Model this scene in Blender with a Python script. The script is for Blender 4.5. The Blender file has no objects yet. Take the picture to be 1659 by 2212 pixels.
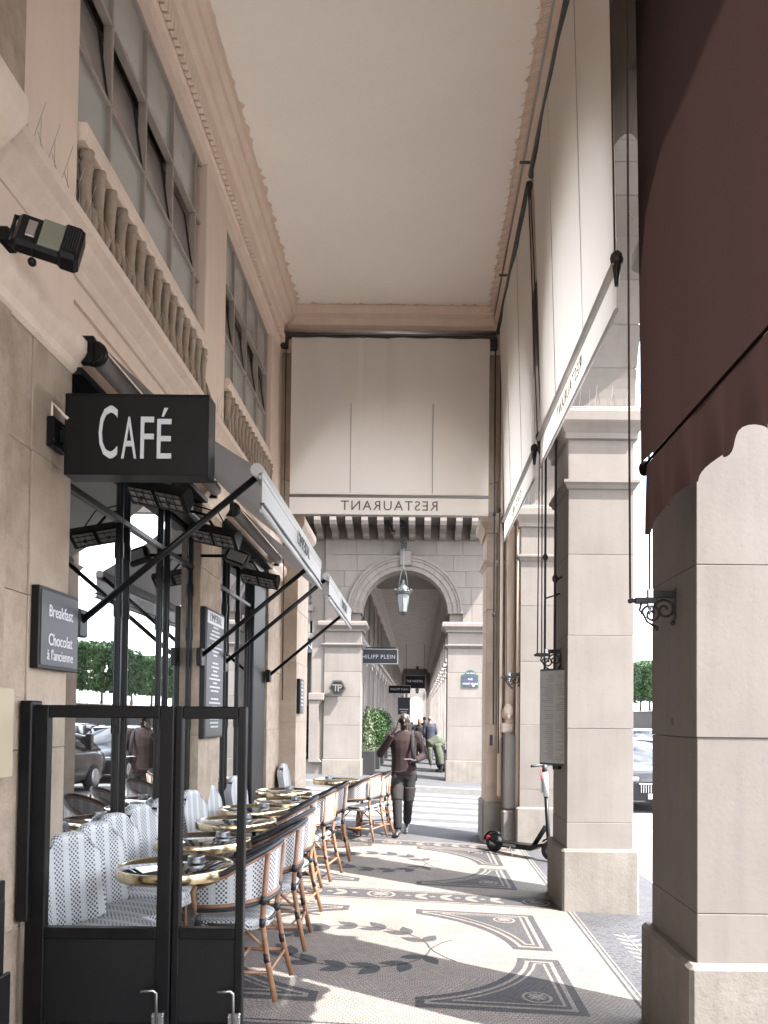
import bpy, math, random
from mathutils import Vector, Matrix
R = math.radians
random.seed(7)
scene = bpy.context.scene
col = scene.collection
# ------------------------------------------------------------------ camera
cam_d = bpy.data.cameras.new("camera"); cam = bpy.data.objects.new("camera", cam_d); col.objects.link(cam)
PITCH, ROLL, EYE = R(1.6), 0.010, 1.68
Fv = Vector((0, math.cos(PITCH), math.sin(PITCH))); U0 = Vector((0, -math.sin(PITCH), math.cos(PITCH))); R0 = Vector((1, 0, 0))
Rv = R0*math.cos(ROLL) + U0*math.sin(ROLL); Uv = U0*math.cos(ROLL) - R0*math.sin(ROLL)
cam.matrix_world = Matrix(((Rv.x, Uv.x, -Fv.x, 0), (Rv.y, Uv.y, -Fv.y, 0), (Rv.z, Uv.z, -Fv.z, EYE), (0, 0, 0, 1)))
cam_d.sensor_fit = 'VERTICAL'; cam_d.sensor_height = 36.0; cam_d.lens = 36.0*1660/2212
cam_d.shift_x = (829.5-903.46)/2212; cam_d.shift_y = (1503.63-1106)/2212
cam_d.clip_start = 0.05; cam_d.clip_end = 2000
scene.camera = cam
# ------------------------------------------------------------------ sky and sun
SUN_DIR = Vector((0.519, -0.276, 0.809))
w = bpy.data.worlds.new("World"); scene.world = w; w.use_nodes = True
nt = w.node_tree; nt.nodes.clear()
def N(nt, t, **k):
    n = nt.nodes.new(t)
    for a, b in k.items():
        if a.startswith('i_'):
            key = a[2:].replace('_', ' ')
            n.inputs[int(key) if key.isdigit() else key].default_value = b
        else: setattr(n, a, b)
    return n
def L(nt, a, b): nt.links.new(a, b)
sky = N(nt, 'ShaderNodeTexSky', sky_type='NISHITA', sun_disc=False, sun_elevation=R(54), sun_rotation=R(118), air_density=1.0, dust_density=1.5, ozone_density=1.0)
tc = N(nt, 'ShaderNodeTexCoord'); mp = N(nt, 'ShaderNodeMapping'); mp.inputs['Scale'].default_value = (2.2, 2.2, 6.0)
cn = N(nt, 'ShaderNodeTexNoise', i_Scale=1.6, i_Detail=7.0, i_Roughness=0.55)
cr = N(nt, 'ShaderNodeValToRGB'); cr.color_ramp.elements[0].position = 0.40; cr.color_ramp.elements[1].position = 0.62
mx = N(nt, 'ShaderNodeMix', data_type='RGBA'); mx.inputs[7].default_value = (11.4, 11.5, 11.8, 1)
L(nt, tc.outputs['Generated'], mp.inputs['Vector']); L(nt, mp.outputs[0], cn.inputs['Vector']); L(nt, cn.outputs[0], cr.inputs[0])
L(nt, cr.outputs[0], mx.inputs[0]); L(nt, sky.outputs[0], mx.inputs[6])
bg = N(nt, 'ShaderNodeBackground', i_Strength=0.15); out = N(nt, 'ShaderNodeOutputWorld')
L(nt, mx.outputs[2], bg.inputs[0]); L(nt, bg.outputs[0], out.inputs[0])
sd = bpy.data.lights.new("sun", 'SUN'); sd.energy = 3.2; sd.angle = R(0.53); sd.color = (1.0, 0.95, 0.89)
sun = bpy.data.objects.new("sun", sd); col.objects.link(sun); sun.rotation_euler = SUN_DIR.to_track_quat('Z', 'Y').to_euler()
sun.location = (30, -20, 50)
vs = scene.view_settings; vs.view_transform = 'Standard'; vs.look = 'None'; vs.gamma = 1.0; vs.use_curve_mapping = False
vs.exposure = 2.93
scene.cycles.max_bounces = 14; scene.cycles.diffuse_bounces = 10; scene.cycles.glossy_bounces = 5; scene.cycles.transparent_max_bounces = 12
scene.cycles.use_denoising = True
# ------------------------------------------------------------------ materials
MATS = {}
def new_mat(name):
    m = bpy.data.materials.new(name); m.use_nodes = True; m.node_tree.nodes.clear(); MATS[name] = m
    return m, m.node_tree
def c4(c): return (c[0], c[1], c[2], 1)
def coords(nt, rnd=True):
    tc = N(nt, 'ShaderNodeTexCoord')
    if not rnd: return tc.outputs['Object']
    oi = N(nt, 'ShaderNodeObjectInfo'); ml = N(nt, 'ShaderNodeMath', operation='MULTIPLY', i_1=37.0); L(nt, oi.outputs['Random'], ml.inputs[0])
    ad = N(nt, 'ShaderNodeVectorMath', operation='ADD'); L(nt, tc.outputs['Object'], ad.inputs[0]); L(nt, ml.outputs[0], ad.inputs[1])
    return ad.outputs[0]
def mat(name, c, rough=0.6, metal=0.0, c2=None, scale=5.0, detail=5.0, bump=0.0, bscale=80.0, rnd=0.0, spec=0.5, coat=0.0, streak=0.0, grime=0.0, contrast=(0.3, 0.7), emit=None):
    m, nt = new_mat(name)
    o = N(nt, 'ShaderNodeOutputMaterial'); b = N(nt, 'ShaderNodeBsdfPrincipled')
    b.inputs['Roughness'].default_value = rough; b.inputs['Metallic'].default_value = metal
    b.inputs['Specular IOR Level'].default_value = spec; b.inputs['Coat Weight'].default_value = coat
    L(nt, b.outputs[0], o.inputs[0])
    b.inputs['Base Color'].default_value = c4(c)
    if emit: b.inputs['Emission Color'].default_value = c4(c); b.inputs['Emission Strength'].default_value = emit
    v = None
    if c2 or bump: v = coords(nt)
    last = None
    if c2:
        n1 = N(nt, 'ShaderNodeTexNoise', i_Scale=scale, i_Detail=detail, i_Roughness=0.6); L(nt, v, n1.inputs['Vector'])
        r = N(nt, 'ShaderNodeValToRGB'); r.color_ramp.elements[0].position = contrast[0]; r.color_ramp.elements[1].position = contrast[1]
        r.color_ramp.elements[0].color = c4(c); r.color_ramp.elements[1].color = c4(c2)
        L(nt, n1.outputs[0], r.inputs[0]); last = r.outputs[0]
        if streak:
            mpn = N(nt, 'ShaderNodeMapping'); mpn.inputs['Scale'].default_value = (9, 9, 0.7); L(nt, v, mpn.inputs[0])
            n2 = N(nt, 'ShaderNodeTexNoise', i_Scale=1.3, i_Detail=4.0); L(nt, mpn.outputs[0], n2.inputs['Vector'])
            r2 = N(nt, 'ShaderNodeMapRange'); r2.inputs[1].default_value = 0.45; r2.inputs[2].default_value = 0.8; r2.inputs[3].default_value = 1.0; r2.inputs[4].default_value = 1.0-streak
            L(nt, n2.outputs[0], r2.inputs[0])
            mm = N(nt, 'ShaderNodeMix', data_type='RGBA', blend_type='MULTIPLY'); mm.inputs[0].default_value = 1.0
            L(nt, last, mm.inputs[6]); L(nt, r2.outputs[0], mm.inputs[7]); last = mm.outputs[2]
        if grime:
            n3 = N(nt, 'ShaderNodeTexNoise', i_Scale=26.0, i_Detail=6.0, i_Roughness=0.7); L(nt, v, n3.inputs['Vector'])
            r3 = N(nt, 'ShaderNodeMapRange'); r3.inputs[1].default_value = 0.56; r3.inputs[2].default_value = 0.72; r3.inputs[3].default_value = 1.0; r3.inputs[4].default_value = 1.0-grime
            L(nt, n3.outputs[0], r3.inputs[0])
            mm = N(nt, 'ShaderNodeMix', data_type='RGBA', blend_type='MULTIPLY'); mm.inputs[0].default_value = 1.0
            L(nt, last, mm.inputs[6]); L(nt, r3.outputs[0], mm.inputs[7]); last = mm.outputs[2]
        if rnd:
            oi = N(nt, 'ShaderNodeObjectInfo'); r4 = N(nt, 'ShaderNodeMapRange'); r4.inputs[3].default_value = 1-rnd; r4.inputs[4].default_value = 1+rnd
            L(nt, oi.outputs['Random'], r4.inputs[0])
            mm = N(nt, 'ShaderNodeMix', data_type='RGBA', blend_type='MULTIPLY'); mm.inputs[0].default_value = 1.0
            L(nt, last, mm.inputs[6]); L(nt, r4.outputs[0], mm.inputs[7]); last = mm.outputs[2]
        L(nt, last, b.inputs['Base Color'])
    if bump:
        nb = N(nt, 'ShaderNodeTexNoise', i_Scale=bscale, i_Detail=5.0, i_Roughness=0.65); L(nt, v, nb.inputs['Vector'])
        bp = N(nt, 'ShaderNodeBump', i_Strength=bump, i_Distance=0.01); L(nt, nb.outputs[0], bp.inputs['Height']); L(nt, bp.outputs[0], b.inputs['Normal'])
    return m
def fabric_mat(name, c, trans=0.4, c2=None, scale=1.5, tint=None):
    m, nt = new_mat(name); o = N(nt, 'ShaderNodeOutputMaterial')
    d = N(nt, 'ShaderNodeBsdfDiffuse'); t = N(nt, 'ShaderNodeBsdfTranslucent'); mxs = N(nt, 'ShaderNodeMixShader'); mxs.inputs[0].default_value = trans
    tcn = N(nt, 'ShaderNodeTexCoord'); n1 = N(nt, 'ShaderNodeTexNoise', i_Scale=scale, i_Detail=6.0); L(nt, tcn.outputs['Object'], n1.inputs['Vector'])
    r = N(nt, 'ShaderNodeValToRGB'); r.color_ramp.elements[0].position = 0.3; r.color_ramp.elements[1].position = 0.7
    r.color_ramp.elements[0].color = c4(c); r.color_ramp.elements[1].color = c4(c2 or c); L(nt, n1.outputs[0], r.inputs[0])
    L(nt, r.outputs[0], d.inputs[0])
    if tint: t.inputs[0].default_value = c4(tint)
    else: L(nt, r.outputs[0], t.inputs[0])
    nb = N(nt, 'ShaderNodeTexNoise', i_Scale=2.2, i_Detail=3.0); mpn = N(nt, 'ShaderNodeMapping'); mpn.inputs['Scale'].default_value = (1.5, 1.5, 0.35)
    L(nt, tcn.outputs['Object'], mpn.inputs[0]); L(nt, mpn.outputs[0], nb.inputs['Vector'])
    bp = N(nt, 'ShaderNodeBump', i_Strength=0.5, i_Distance=0.04); L(nt, nb.outputs[0], bp.inputs['Height']); L(nt, bp.outputs[0], d.inputs['Normal'])
    L(nt, d.outputs[0], mxs.inputs[1]); L(nt, t.outputs[0], mxs.inputs[2]); L(nt, mxs.outputs[0], o.inputs[0]); return m
def glass_mat(name, tint, refl=0.35, rough=0.01, ior=1.0):
    m, nt = new_mat(name); o = N(nt, 'ShaderNodeOutputMaterial')
    t = N(nt, 'ShaderNodeBsdfTransparent'); t.inputs[0].default_value = c4(tint)
    g = N(nt, 'ShaderNodeBsdfGlossy', i_Roughness=rough); g.inputs[0].default_value = (0.95, 0.97, 1, 1)
    fr = N(nt, 'ShaderNodeLayerWeight', i_Blend=0.5); pw = N(nt, 'ShaderNodeMath', operation='POWER', i_1=3.0); L(nt, fr.outputs['Facing'], pw.inputs[0])
    ad = N(nt, 'ShaderNodeMath', operation='MULTIPLY_ADD', use_clamp=True, i_1=ior, i_2=refl); L(nt, pw.outputs[0], ad.inputs[0])
    x = N(nt, 'ShaderNodeMixShader'); L(nt, ad.outputs[0], x.inputs[0]); L(nt, t.outputs[0], x.inputs[1]); L(nt, g.outputs[0], x.inputs[2]); L(nt, x.outputs[0], o.inputs[0]); return m
def leaf_mat(name, c, c2):
    m, nt = new_mat(name); o = N(nt, 'ShaderNodeOutputMaterial')
    tcn = N(nt, 'ShaderNodeTexCoord'); n1 = N(nt, 'ShaderNodeTexNoise', i_Scale=9.0, i_Detail=3.0); L(nt, tcn.outputs['Object'], n1.inputs['Vector'])
    r = N(nt, 'ShaderNodeValToRGB'); r.color_ramp.elements[0].position = 0.35; r.color_ramp.elements[1].position = 0.65
    r.color_ramp.elements[0].color = c4(c); r.color_ramp.elements[1].color = c4(c2); L(nt, n1.outputs[0], r.inputs[0])
    b = N(nt, 'ShaderNodeBsdfPrincipled', i_Roughness=0.45); t = N(nt, 'ShaderNodeBsdfTranslucent'); x = N(nt, 'ShaderNodeMixShader'); x.inputs[0].default_value = 0.25
    L(nt, r.outputs[0], b.inputs['Base Color']); L(nt, r.outputs[0], t.inputs[0]); L(nt, b.outputs[0], x.inputs[1]); L(nt, t.outputs[0], x.inputs[2]); L(nt, x.outputs[0], o.inputs[0]); return m
def tessera_mat(name, c, c2, grout, size=0.022, rough=0.8):
    m, nt = new_mat(name); o = N(nt, 'ShaderNodeOutputMaterial'); b = N(nt, 'ShaderNodeBsdfPrincipled', i_Roughness=rough); b.inputs['Specular IOR Level'].default_value = 0.2; L(nt, b.outputs[0], o.inputs[0])
    tcn = N(nt, 'ShaderNodeTexCoord')
    nd = N(nt, 'ShaderNodeTexNoise', i_Scale=2.6, i_Detail=2.0); L(nt, tcn.outputs['Object'], nd.inputs['Vector'])
    sb = N(nt, 'ShaderNodeVectorMath', operation='SUBTRACT'); sb.inputs[1].default_value = (.5, .5, .5); L(nt, nd.outputs['Color'], sb.inputs[0])
    sc = N(nt, 'ShaderNodeVectorMath', operation='SCALE'); sc.inputs['Scale'].default_value = 0.16; L(nt, sb.outputs[0], sc.inputs[0])
    ad = N(nt, 'ShaderNodeVectorMath', operation='ADD'); L(nt, tcn.outputs['Object'], ad.inputs[0]); L(nt, sc.outputs[0], ad.inputs[1])
    br = N(nt, 'ShaderNodeTexBrick'); br.inputs['Scale'].default_value = 1.0; br.inputs['Brick Width'].default_value = size*1.35; br.inputs['Row Height'].default_value = size
    br.inputs['Mortar Size'].default_value = size*0.13; br.inputs['Mortar Smooth'].default_value = 0.3; br.inputs['Bias'].default_value = 0.0
    br.inputs['Color1'].default_value = c4(c); br.inputs['Color2'].default_value = c4(c2); br.inputs['Mortar'].default_value = c4(grout)
    L(nt, ad.outputs[0], br.inputs['Vector'])
    n2 = N(nt, 'ShaderNodeTexNoise', i_Scale=1.4, i_Detail=6.0, i_Roughness=0.65); L(nt, tcn.outputs['Object'], n2.inputs['Vector'])
    r2 = N(nt, 'ShaderNodeMapRange'); r2.inputs[1].default_value = 0.3; r2.inputs[2].default_value = 0.7; r2.inputs[3].default_value = 0.82; r2.inputs[4].default_value = 1.08; L(nt, n2.outputs[0], r2.inputs[0])
    mm = N(nt, 'ShaderNodeMix', data_type='RGBA', blend_type='MULTIPLY'); mm.inputs[0].default_value = 1.0
    L(nt, br.outputs[0], mm.inputs[6]); L(nt, r2.outputs[0], mm.inputs[7]); L(nt, mm.outputs[2], b.inputs['Base Color'])
    bp = N(nt, 'ShaderNodeBump', i_Strength=0.35, i_Distance=0.003); bp.invert = True; L(nt, br.outputs['Fac'], bp.inputs['Height']); L(nt, bp.outputs[0], b.inputs['Normal'])
    return m
def weave_mat(name):
    """woven bistro cane: bands of dark check between plain pale bands; u = across (metres), v = along (metres)"""
    m, nt = new_mat(name); o = N(nt, 'ShaderNodeOutputMaterial'); b = N(nt, 'ShaderNodeBsdfPrincipled', i_Roughness=0.45); L(nt, b.outputs[0], o.inputs[0])
    uv = N(nt, 'ShaderNodeTexCoord'); sp = N(nt, 'ShaderNodeSeparateXYZ'); L(nt, uv.outputs['UV'], sp.inputs[0])
    def math_(op, a, bb=None, cl=False):
        n = N(nt, 'ShaderNodeMath', operation=op, use_clamp=cl)
        for i, x in enumerate((a, bb)):
            if x is None: continue
            if isinstance(x, (int, float)): n.inputs[i].default_value = x
            else: L(nt, x, n.inputs[i])
        return n.outputs[0]
    u, v = sp.outputs[0], sp.outputs[1]
    band = math_('LESS_THAN', math_('FRACT', math_('MULTIPLY', u, 1/0.105)), 0.66)
    s = 1/0.0135
    iu = math_('FLOOR', math_('MULTIPLY', u, s)); iv = math_('FLOOR', math_('MULTIPLY', v, s))
    par = math_('MODULO', math_('ABSOLUTE', math_('ADD', iu, iv)), 2.0)
    par = math_('GREATER_THAN', par, 0.5)
    fu = math_('ABSOLUTE', math_('SUBTRACT', math_('FRACT', math_('MULTIPLY', u, s)), 0.5)); fv = math_('ABSOLUTE', math_('SUBTRACT', math_('FRACT', math_('MULTIPLY', v, s)), 0.5))
    inn = math_('LESS_THAN', math_('MAXIMUM', fu, fv), 0.38)
    dark = math_('MULTIPLY', math_('MULTIPLY', band, par), inn)
    gap = math_('GREATER_THAN', math_('MAXIMUM', fu, fv), 0.44)
    base = N(nt, 'ShaderNodeMix', data_type='RGBA'); base.inputs[6].default_value = (0.45, 0.45, 0.46, 1); base.inputs[7].default_value = (0.33, 0.33, 0.34, 1); L(nt, gap, base.inputs[0])
    mx = N(nt, 'ShaderNodeMix', data_type='RGBA'); L(nt, dark, mx.inputs[0]); L(nt, base.outputs[2], mx.inputs[6]); mx.inputs[7].default_value = (0.010, 0.010, 0.013, 1)
    L(nt, mx.outputs[2], b.inputs['Base Color'])
    bp = N(nt, 'ShaderNodeBump', i_Strength=0.6, i_Distance=0.002); L(nt, math_('SUBTRACT', 1.0, math_('MAXIMUM', fu, fv)), bp.inputs['Height']); L(nt, bp.outputs[0], b.inputs['Normal'])
    return m
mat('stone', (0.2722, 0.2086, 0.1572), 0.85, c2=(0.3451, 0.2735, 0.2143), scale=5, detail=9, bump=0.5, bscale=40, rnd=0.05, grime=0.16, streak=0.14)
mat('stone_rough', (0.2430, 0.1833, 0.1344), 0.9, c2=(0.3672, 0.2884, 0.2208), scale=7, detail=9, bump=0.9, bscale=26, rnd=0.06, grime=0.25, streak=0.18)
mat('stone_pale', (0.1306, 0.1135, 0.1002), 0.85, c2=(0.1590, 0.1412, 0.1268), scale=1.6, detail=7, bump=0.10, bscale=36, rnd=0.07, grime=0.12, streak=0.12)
mat('stone_carved', (0.6037, 0.4917, 0.4067), 0.85, c2=(0.6601, 0.5451, 0.4607), scale=3, bump=0.2, bscale=60, grime=0.10, streak=0.12)
mat('plinth_stone', (0.1280, 0.1131, 0.0954), 0.92, c2=(0.1820, 0.1609, 0.1421), scale=3.0, detail=8, bump=0.35, bscale=38, rnd=0.05, grime=0.22, streak=0.16)
mat('eroded_stone', (0.13, 0.123, 0.104), 0.95, c2=(0.205, 0.19, 0.168), scale=7, bump=1.0, bscale=38, grime=0.4)
mat('mortar', (0.115, 0.099, 0.087), 0.95)
mat('wall_plaster', (0.6440, 0.5108, 0.4211), 0.9, c2=(0.6842, 0.5527, 0.4607), scale=1.2, bump=0.12, bscale=40, streak=0.08)
mat('ceiling_plaster', (0.9180, 0.8686, 0.8077), 0.95, c2=(0.9588, 0.9141, 0.8569), scale=1.1, bump=0.15, bscale=18, grime=0.05, streak=0.0)
mat('cornice_plaster', (0.6876, 0.5441, 0.4515), 0.9, c2=(0.7573, 0.6142, 0.5176), scale=4, bump=0.35, bscale=26, grime=0.12)
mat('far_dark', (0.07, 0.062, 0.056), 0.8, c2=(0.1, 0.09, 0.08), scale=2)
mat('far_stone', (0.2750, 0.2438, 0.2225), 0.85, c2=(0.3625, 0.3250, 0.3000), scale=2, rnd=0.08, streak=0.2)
mat('black_metal', (0.0035, 0.0035, 0.004), 0.35, spec=0.2, c2=(0.007, 0.007, 0.0075), scale=8)
mat('black_panel', (0.0055, 0.0055, 0.006), 0.45, spec=0.25, c2=(0.009, 0.009, 0.009), scale=1.5)
mat('iron', (0.0099, 0.0077, 0.0077), 0.5, c2=(0.0220, 0.0165, 0.0154), scale=20, bump=0.3, bscale=120)
mat('rope', (0.0495, 0.0248, 0.0220), 0.9, c2=(0.0770, 0.0385, 0.0330), scale=60, bump=0.5, bscale=200)
mat('chrome', (0.6, 0.6, 0.62), 0.18, metal=1.0)
mat('steel', (0.42, 0.42, 0.43), 0.35, metal=1.0, c2=(0.5, 0.5, 0.5), scale=12)
mat('brass', (0.66, 0.53, 0.32), 0.20, metal=1.0, c2=(0.72, 0.60, 0.40), scale=14)
mat('table_black', (0.012, 0.012, 0.014), 0.03, spec=1.0, coat=1.0)
mat('rattan', (0.165, 0.080, 0.042), 0.4, c2=(0.26, 0.14, 0.078), scale=14, bump=0.15, bscale=60)
mat('binding', (0.014, 0.014, 0.018), 0.5)
mat('sign_black', (0.004, 0.0035, 0.004), 0.4, spec=0.25)
mat('sign_grey', (0.0413, 0.0413, 0.0468), 0.45, c2=(0.0495, 0.0495, 0.0550), scale=5)
mat('letter_white', (0.4960, 0.4960, 0.5200), 0.4)
mat('letter_taupe', (0.14, 0.115, 0.10), 0.8)
mat('letter_dark', (0.03, 0.03, 0.032), 0.6)
mat('white_paint', (0.1894, 0.1871, 0.1836), 0.7, c2=(0.1550, 0.1526, 0.1492), scale=7, grime=0.2, spec=0.08)
mat('asphalt', (0.0467, 0.0467, 0.0493), 0.9, c2=(0.0638, 0.0638, 0.0663), scale=4, bump=0.5, bscale=150, grime=0.15, spec=0.08)
mat('road_grey', (0.17, 0.168, 0.165), 0.9, c2=(0.22, 0.217, 0.212), scale=3, bump=0.4, bscale=120, grime=0.15, spec=0.08)
mat('pavement_grey', (0.0584, 0.0584, 0.0616), 0.85, c2=(0.0765, 0.0765, 0.0797), scale=3, bump=0.3, bscale=120, grime=0.12, spec=0.08)
mat('kerb_stone', (0.1445, 0.1403, 0.1360), 0.85, c2=(0.1870, 0.1827, 0.1742), scale=6, bump=0.3, bscale=80, grime=0.15, spec=0.08)
mat('rubber', (0.012, 0.012, 0.012), 0.8)
mat('tile_dark_red', (0.25, 0.03, 0.025), 0.5)
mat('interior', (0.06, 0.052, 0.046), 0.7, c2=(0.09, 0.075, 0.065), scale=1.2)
mat('skin_dark', (0.0195, 0.0105, 0.0075), 0.45, c2=(0.0255, 0.0142, 0.0105), scale=12)
mat('skin_light', (0.2475, 0.1485, 0.1100), 0.5)
mat('maroon_knit', (0.0132, 0.0043, 0.0049), 0.9, c2=(0.0198, 0.0066, 0.0076), scale=10, bump=0.5, bscale=50)
mat('trouser_dark', (0.0044, 0.0041, 0.0044), 0.85, c2=(0.0088, 0.0080, 0.0083), scale=6, bump=0.4, bscale=25)
mat('trouser_brown', (0.0121, 0.0088, 0.0083), 0.85, c2=(0.0165, 0.0121, 0.0110), scale=8)
mat('shoe_black', (0.012, 0.012, 0.013), 0.5)
mat('navy_cloth', (0.0121, 0.0143, 0.0275), 0.8, c2=(0.0193, 0.0220, 0.0385), scale=8)
mat('black_cloth', (0.0077, 0.0077, 0.0094), 0.85)
mat('jeans', (0.0275, 0.0358, 0.0605), 0.85)
mat('olive_cloth', (0.0341, 0.0413, 0.0275), 0.85, c2=(0.0550, 0.0633, 0.0440), scale=9, bump=0.4, bscale=25)
mat('pale_cloth', (0.3300, 0.2750, 0.2640), 0.8)
mat('hair_ginger', (0.17, 0.075, 0.035), 0.7)
mat('hair_grey', (0.2310, 0.2035, 0.1760), 0.7)
mat('hair_dark', (0.02, 0.016, 0.014), 0.7)
mat('planter_black', (0.0121, 0.0116, 0.0121), 0.55, c2=(0.0176, 0.0165, 0.0165), scale=3)
mat('car_black', (0.004, 0.0045, 0.006), 0.2, spec=0.3, coat=0.15)
mat('car_silver', (0.2100, 0.2150, 0.2250), 0.25, metal=0.6, coat=1.0)
mat('car_white', (0.3600, 0.3650, 0.3700), 0.25, coat=1.0)
mat('car_green', (0.03, 0.22, 0.09), 0.3, coat=0.6)
mat('car_glass', (0.01, 0.012, 0.015), 0.05, spec=0.4)
mat('lamp_glass', (0.1210, 0.1320, 0.1348), 0.08, spec=0.9)
mat('flood_glass', (0.14, 0.145, 0.11), 0.12, spec=0.8)
mat('red_plastic', (0.5, 0.02, 0.03), 0.3)
mat('plaque_blue', (0.0220, 0.0248, 0.0523), 0.3)
mat('plaque_green', (0.0110, 0.0715, 0.0413), 0.35)
mat('lamp_metal', (0.0550, 0.0605, 0.0605), 0.4, metal=0.5, c2=(0.0880, 0.0935, 0.0935), scale=20)
mat('fence_dark', (0.0165, 0.0187, 0.0231), 0.6, c2=(0.0275, 0.0286, 0.0330), scale=1.5)
mat('bark', (0.07, 0.055, 0.045), 0.9, bump=0.6, bscale=20)
mat('paper', (0.3100, 0.3050, 0.2900), 0.6)
mat('paper_ink', (0.20, 0.20, 0.20), 0.7)
mat('board_blue', (0.0193, 0.0220, 0.0303), 0.45)
mat('bamboo_board', (0.36, 0.30, 0.20), 0.6)
mat('shop_wall', (0.17, 0.20, 0.185), 0.7)
mat('heater_grill', (0.34, 0.33, 0.32), 0.35, metal=0.8)
fabric_mat('canvas_cream', (0.7675, 0.7101, 0.6442), 0.30, (0.8020, 0.7480, 0.6844), 0.8)
fabric_mat('canvas_grey', (0.3450, 0.3300, 0.3187), 0.30, (0.3750, 0.3600, 0.3450), 2.0)
fabric_mat('canvas_white', (0.5250, 0.5175, 0.5100), 0.25, (0.5550, 0.5475, 0.5400), 2.0)
fabric_mat('canvas_brown', (0.0144, 0.0095, 0.0084), 0.40, (0.0201, 0.0130, 0.0113), 2.2, tint=(0.0201, 0.0114, 0.0099))
glass_mat('shop_glass', (0.45, 0.47, 0.47), 0.34)
glass_mat('clear_glass', (0.88, 0.90, 0.90), 0.02, ior=0.6)
mat('upper_glass', (0.30, 0.305, 0.285), 0.12, spec=0.8, c2=(0.35, 0.35, 0.33), scale=2)  # frosted grey panes, their bright reflection put into the colour too
mat('upper_glass_dim', (0.21, 0.19, 0.182), 0.15, spec=0.7, c2=(0.245, 0.225, 0.215), scale=2)  # darker copy for the tilted panes, their dimmer look put into the colour
mat('window_frame', (0.26, 0.225, 0.195), 0.6, c2=(0.32, 0.28, 0.25), scale=6)
leaf_mat('leaf_bright', (0.0193, 0.0550, 0.0099), (0.0413, 0.0935, 0.0193))
leaf_mat('leaf_dark', (0.0105, 0.0375, 0.0090), (0.0263, 0.0713, 0.0165))
leaf_mat('leaf_variegated', (0.0550, 0.0880, 0.0330), (0.1210, 0.1540, 0.0825))
tessera_mat('mosaic_cream', (0.1993, 0.1772, 0.1596), (0.1569, 0.1370, 0.1230), (0.0763, 0.0659, 0.0593))
tessera_mat('mosaic_dark', (0.0222, 0.0222, 0.0257), (0.0386, 0.0386, 0.0433), (0.0644, 0.0608, 0.0585))
tessera_mat('mosaic_slab', (0.0374, 0.0374, 0.0421), (0.0538, 0.0538, 0.0597), (0.0644, 0.0644, 0.0644), size=0.05)
weave_mat('weave')
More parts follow.
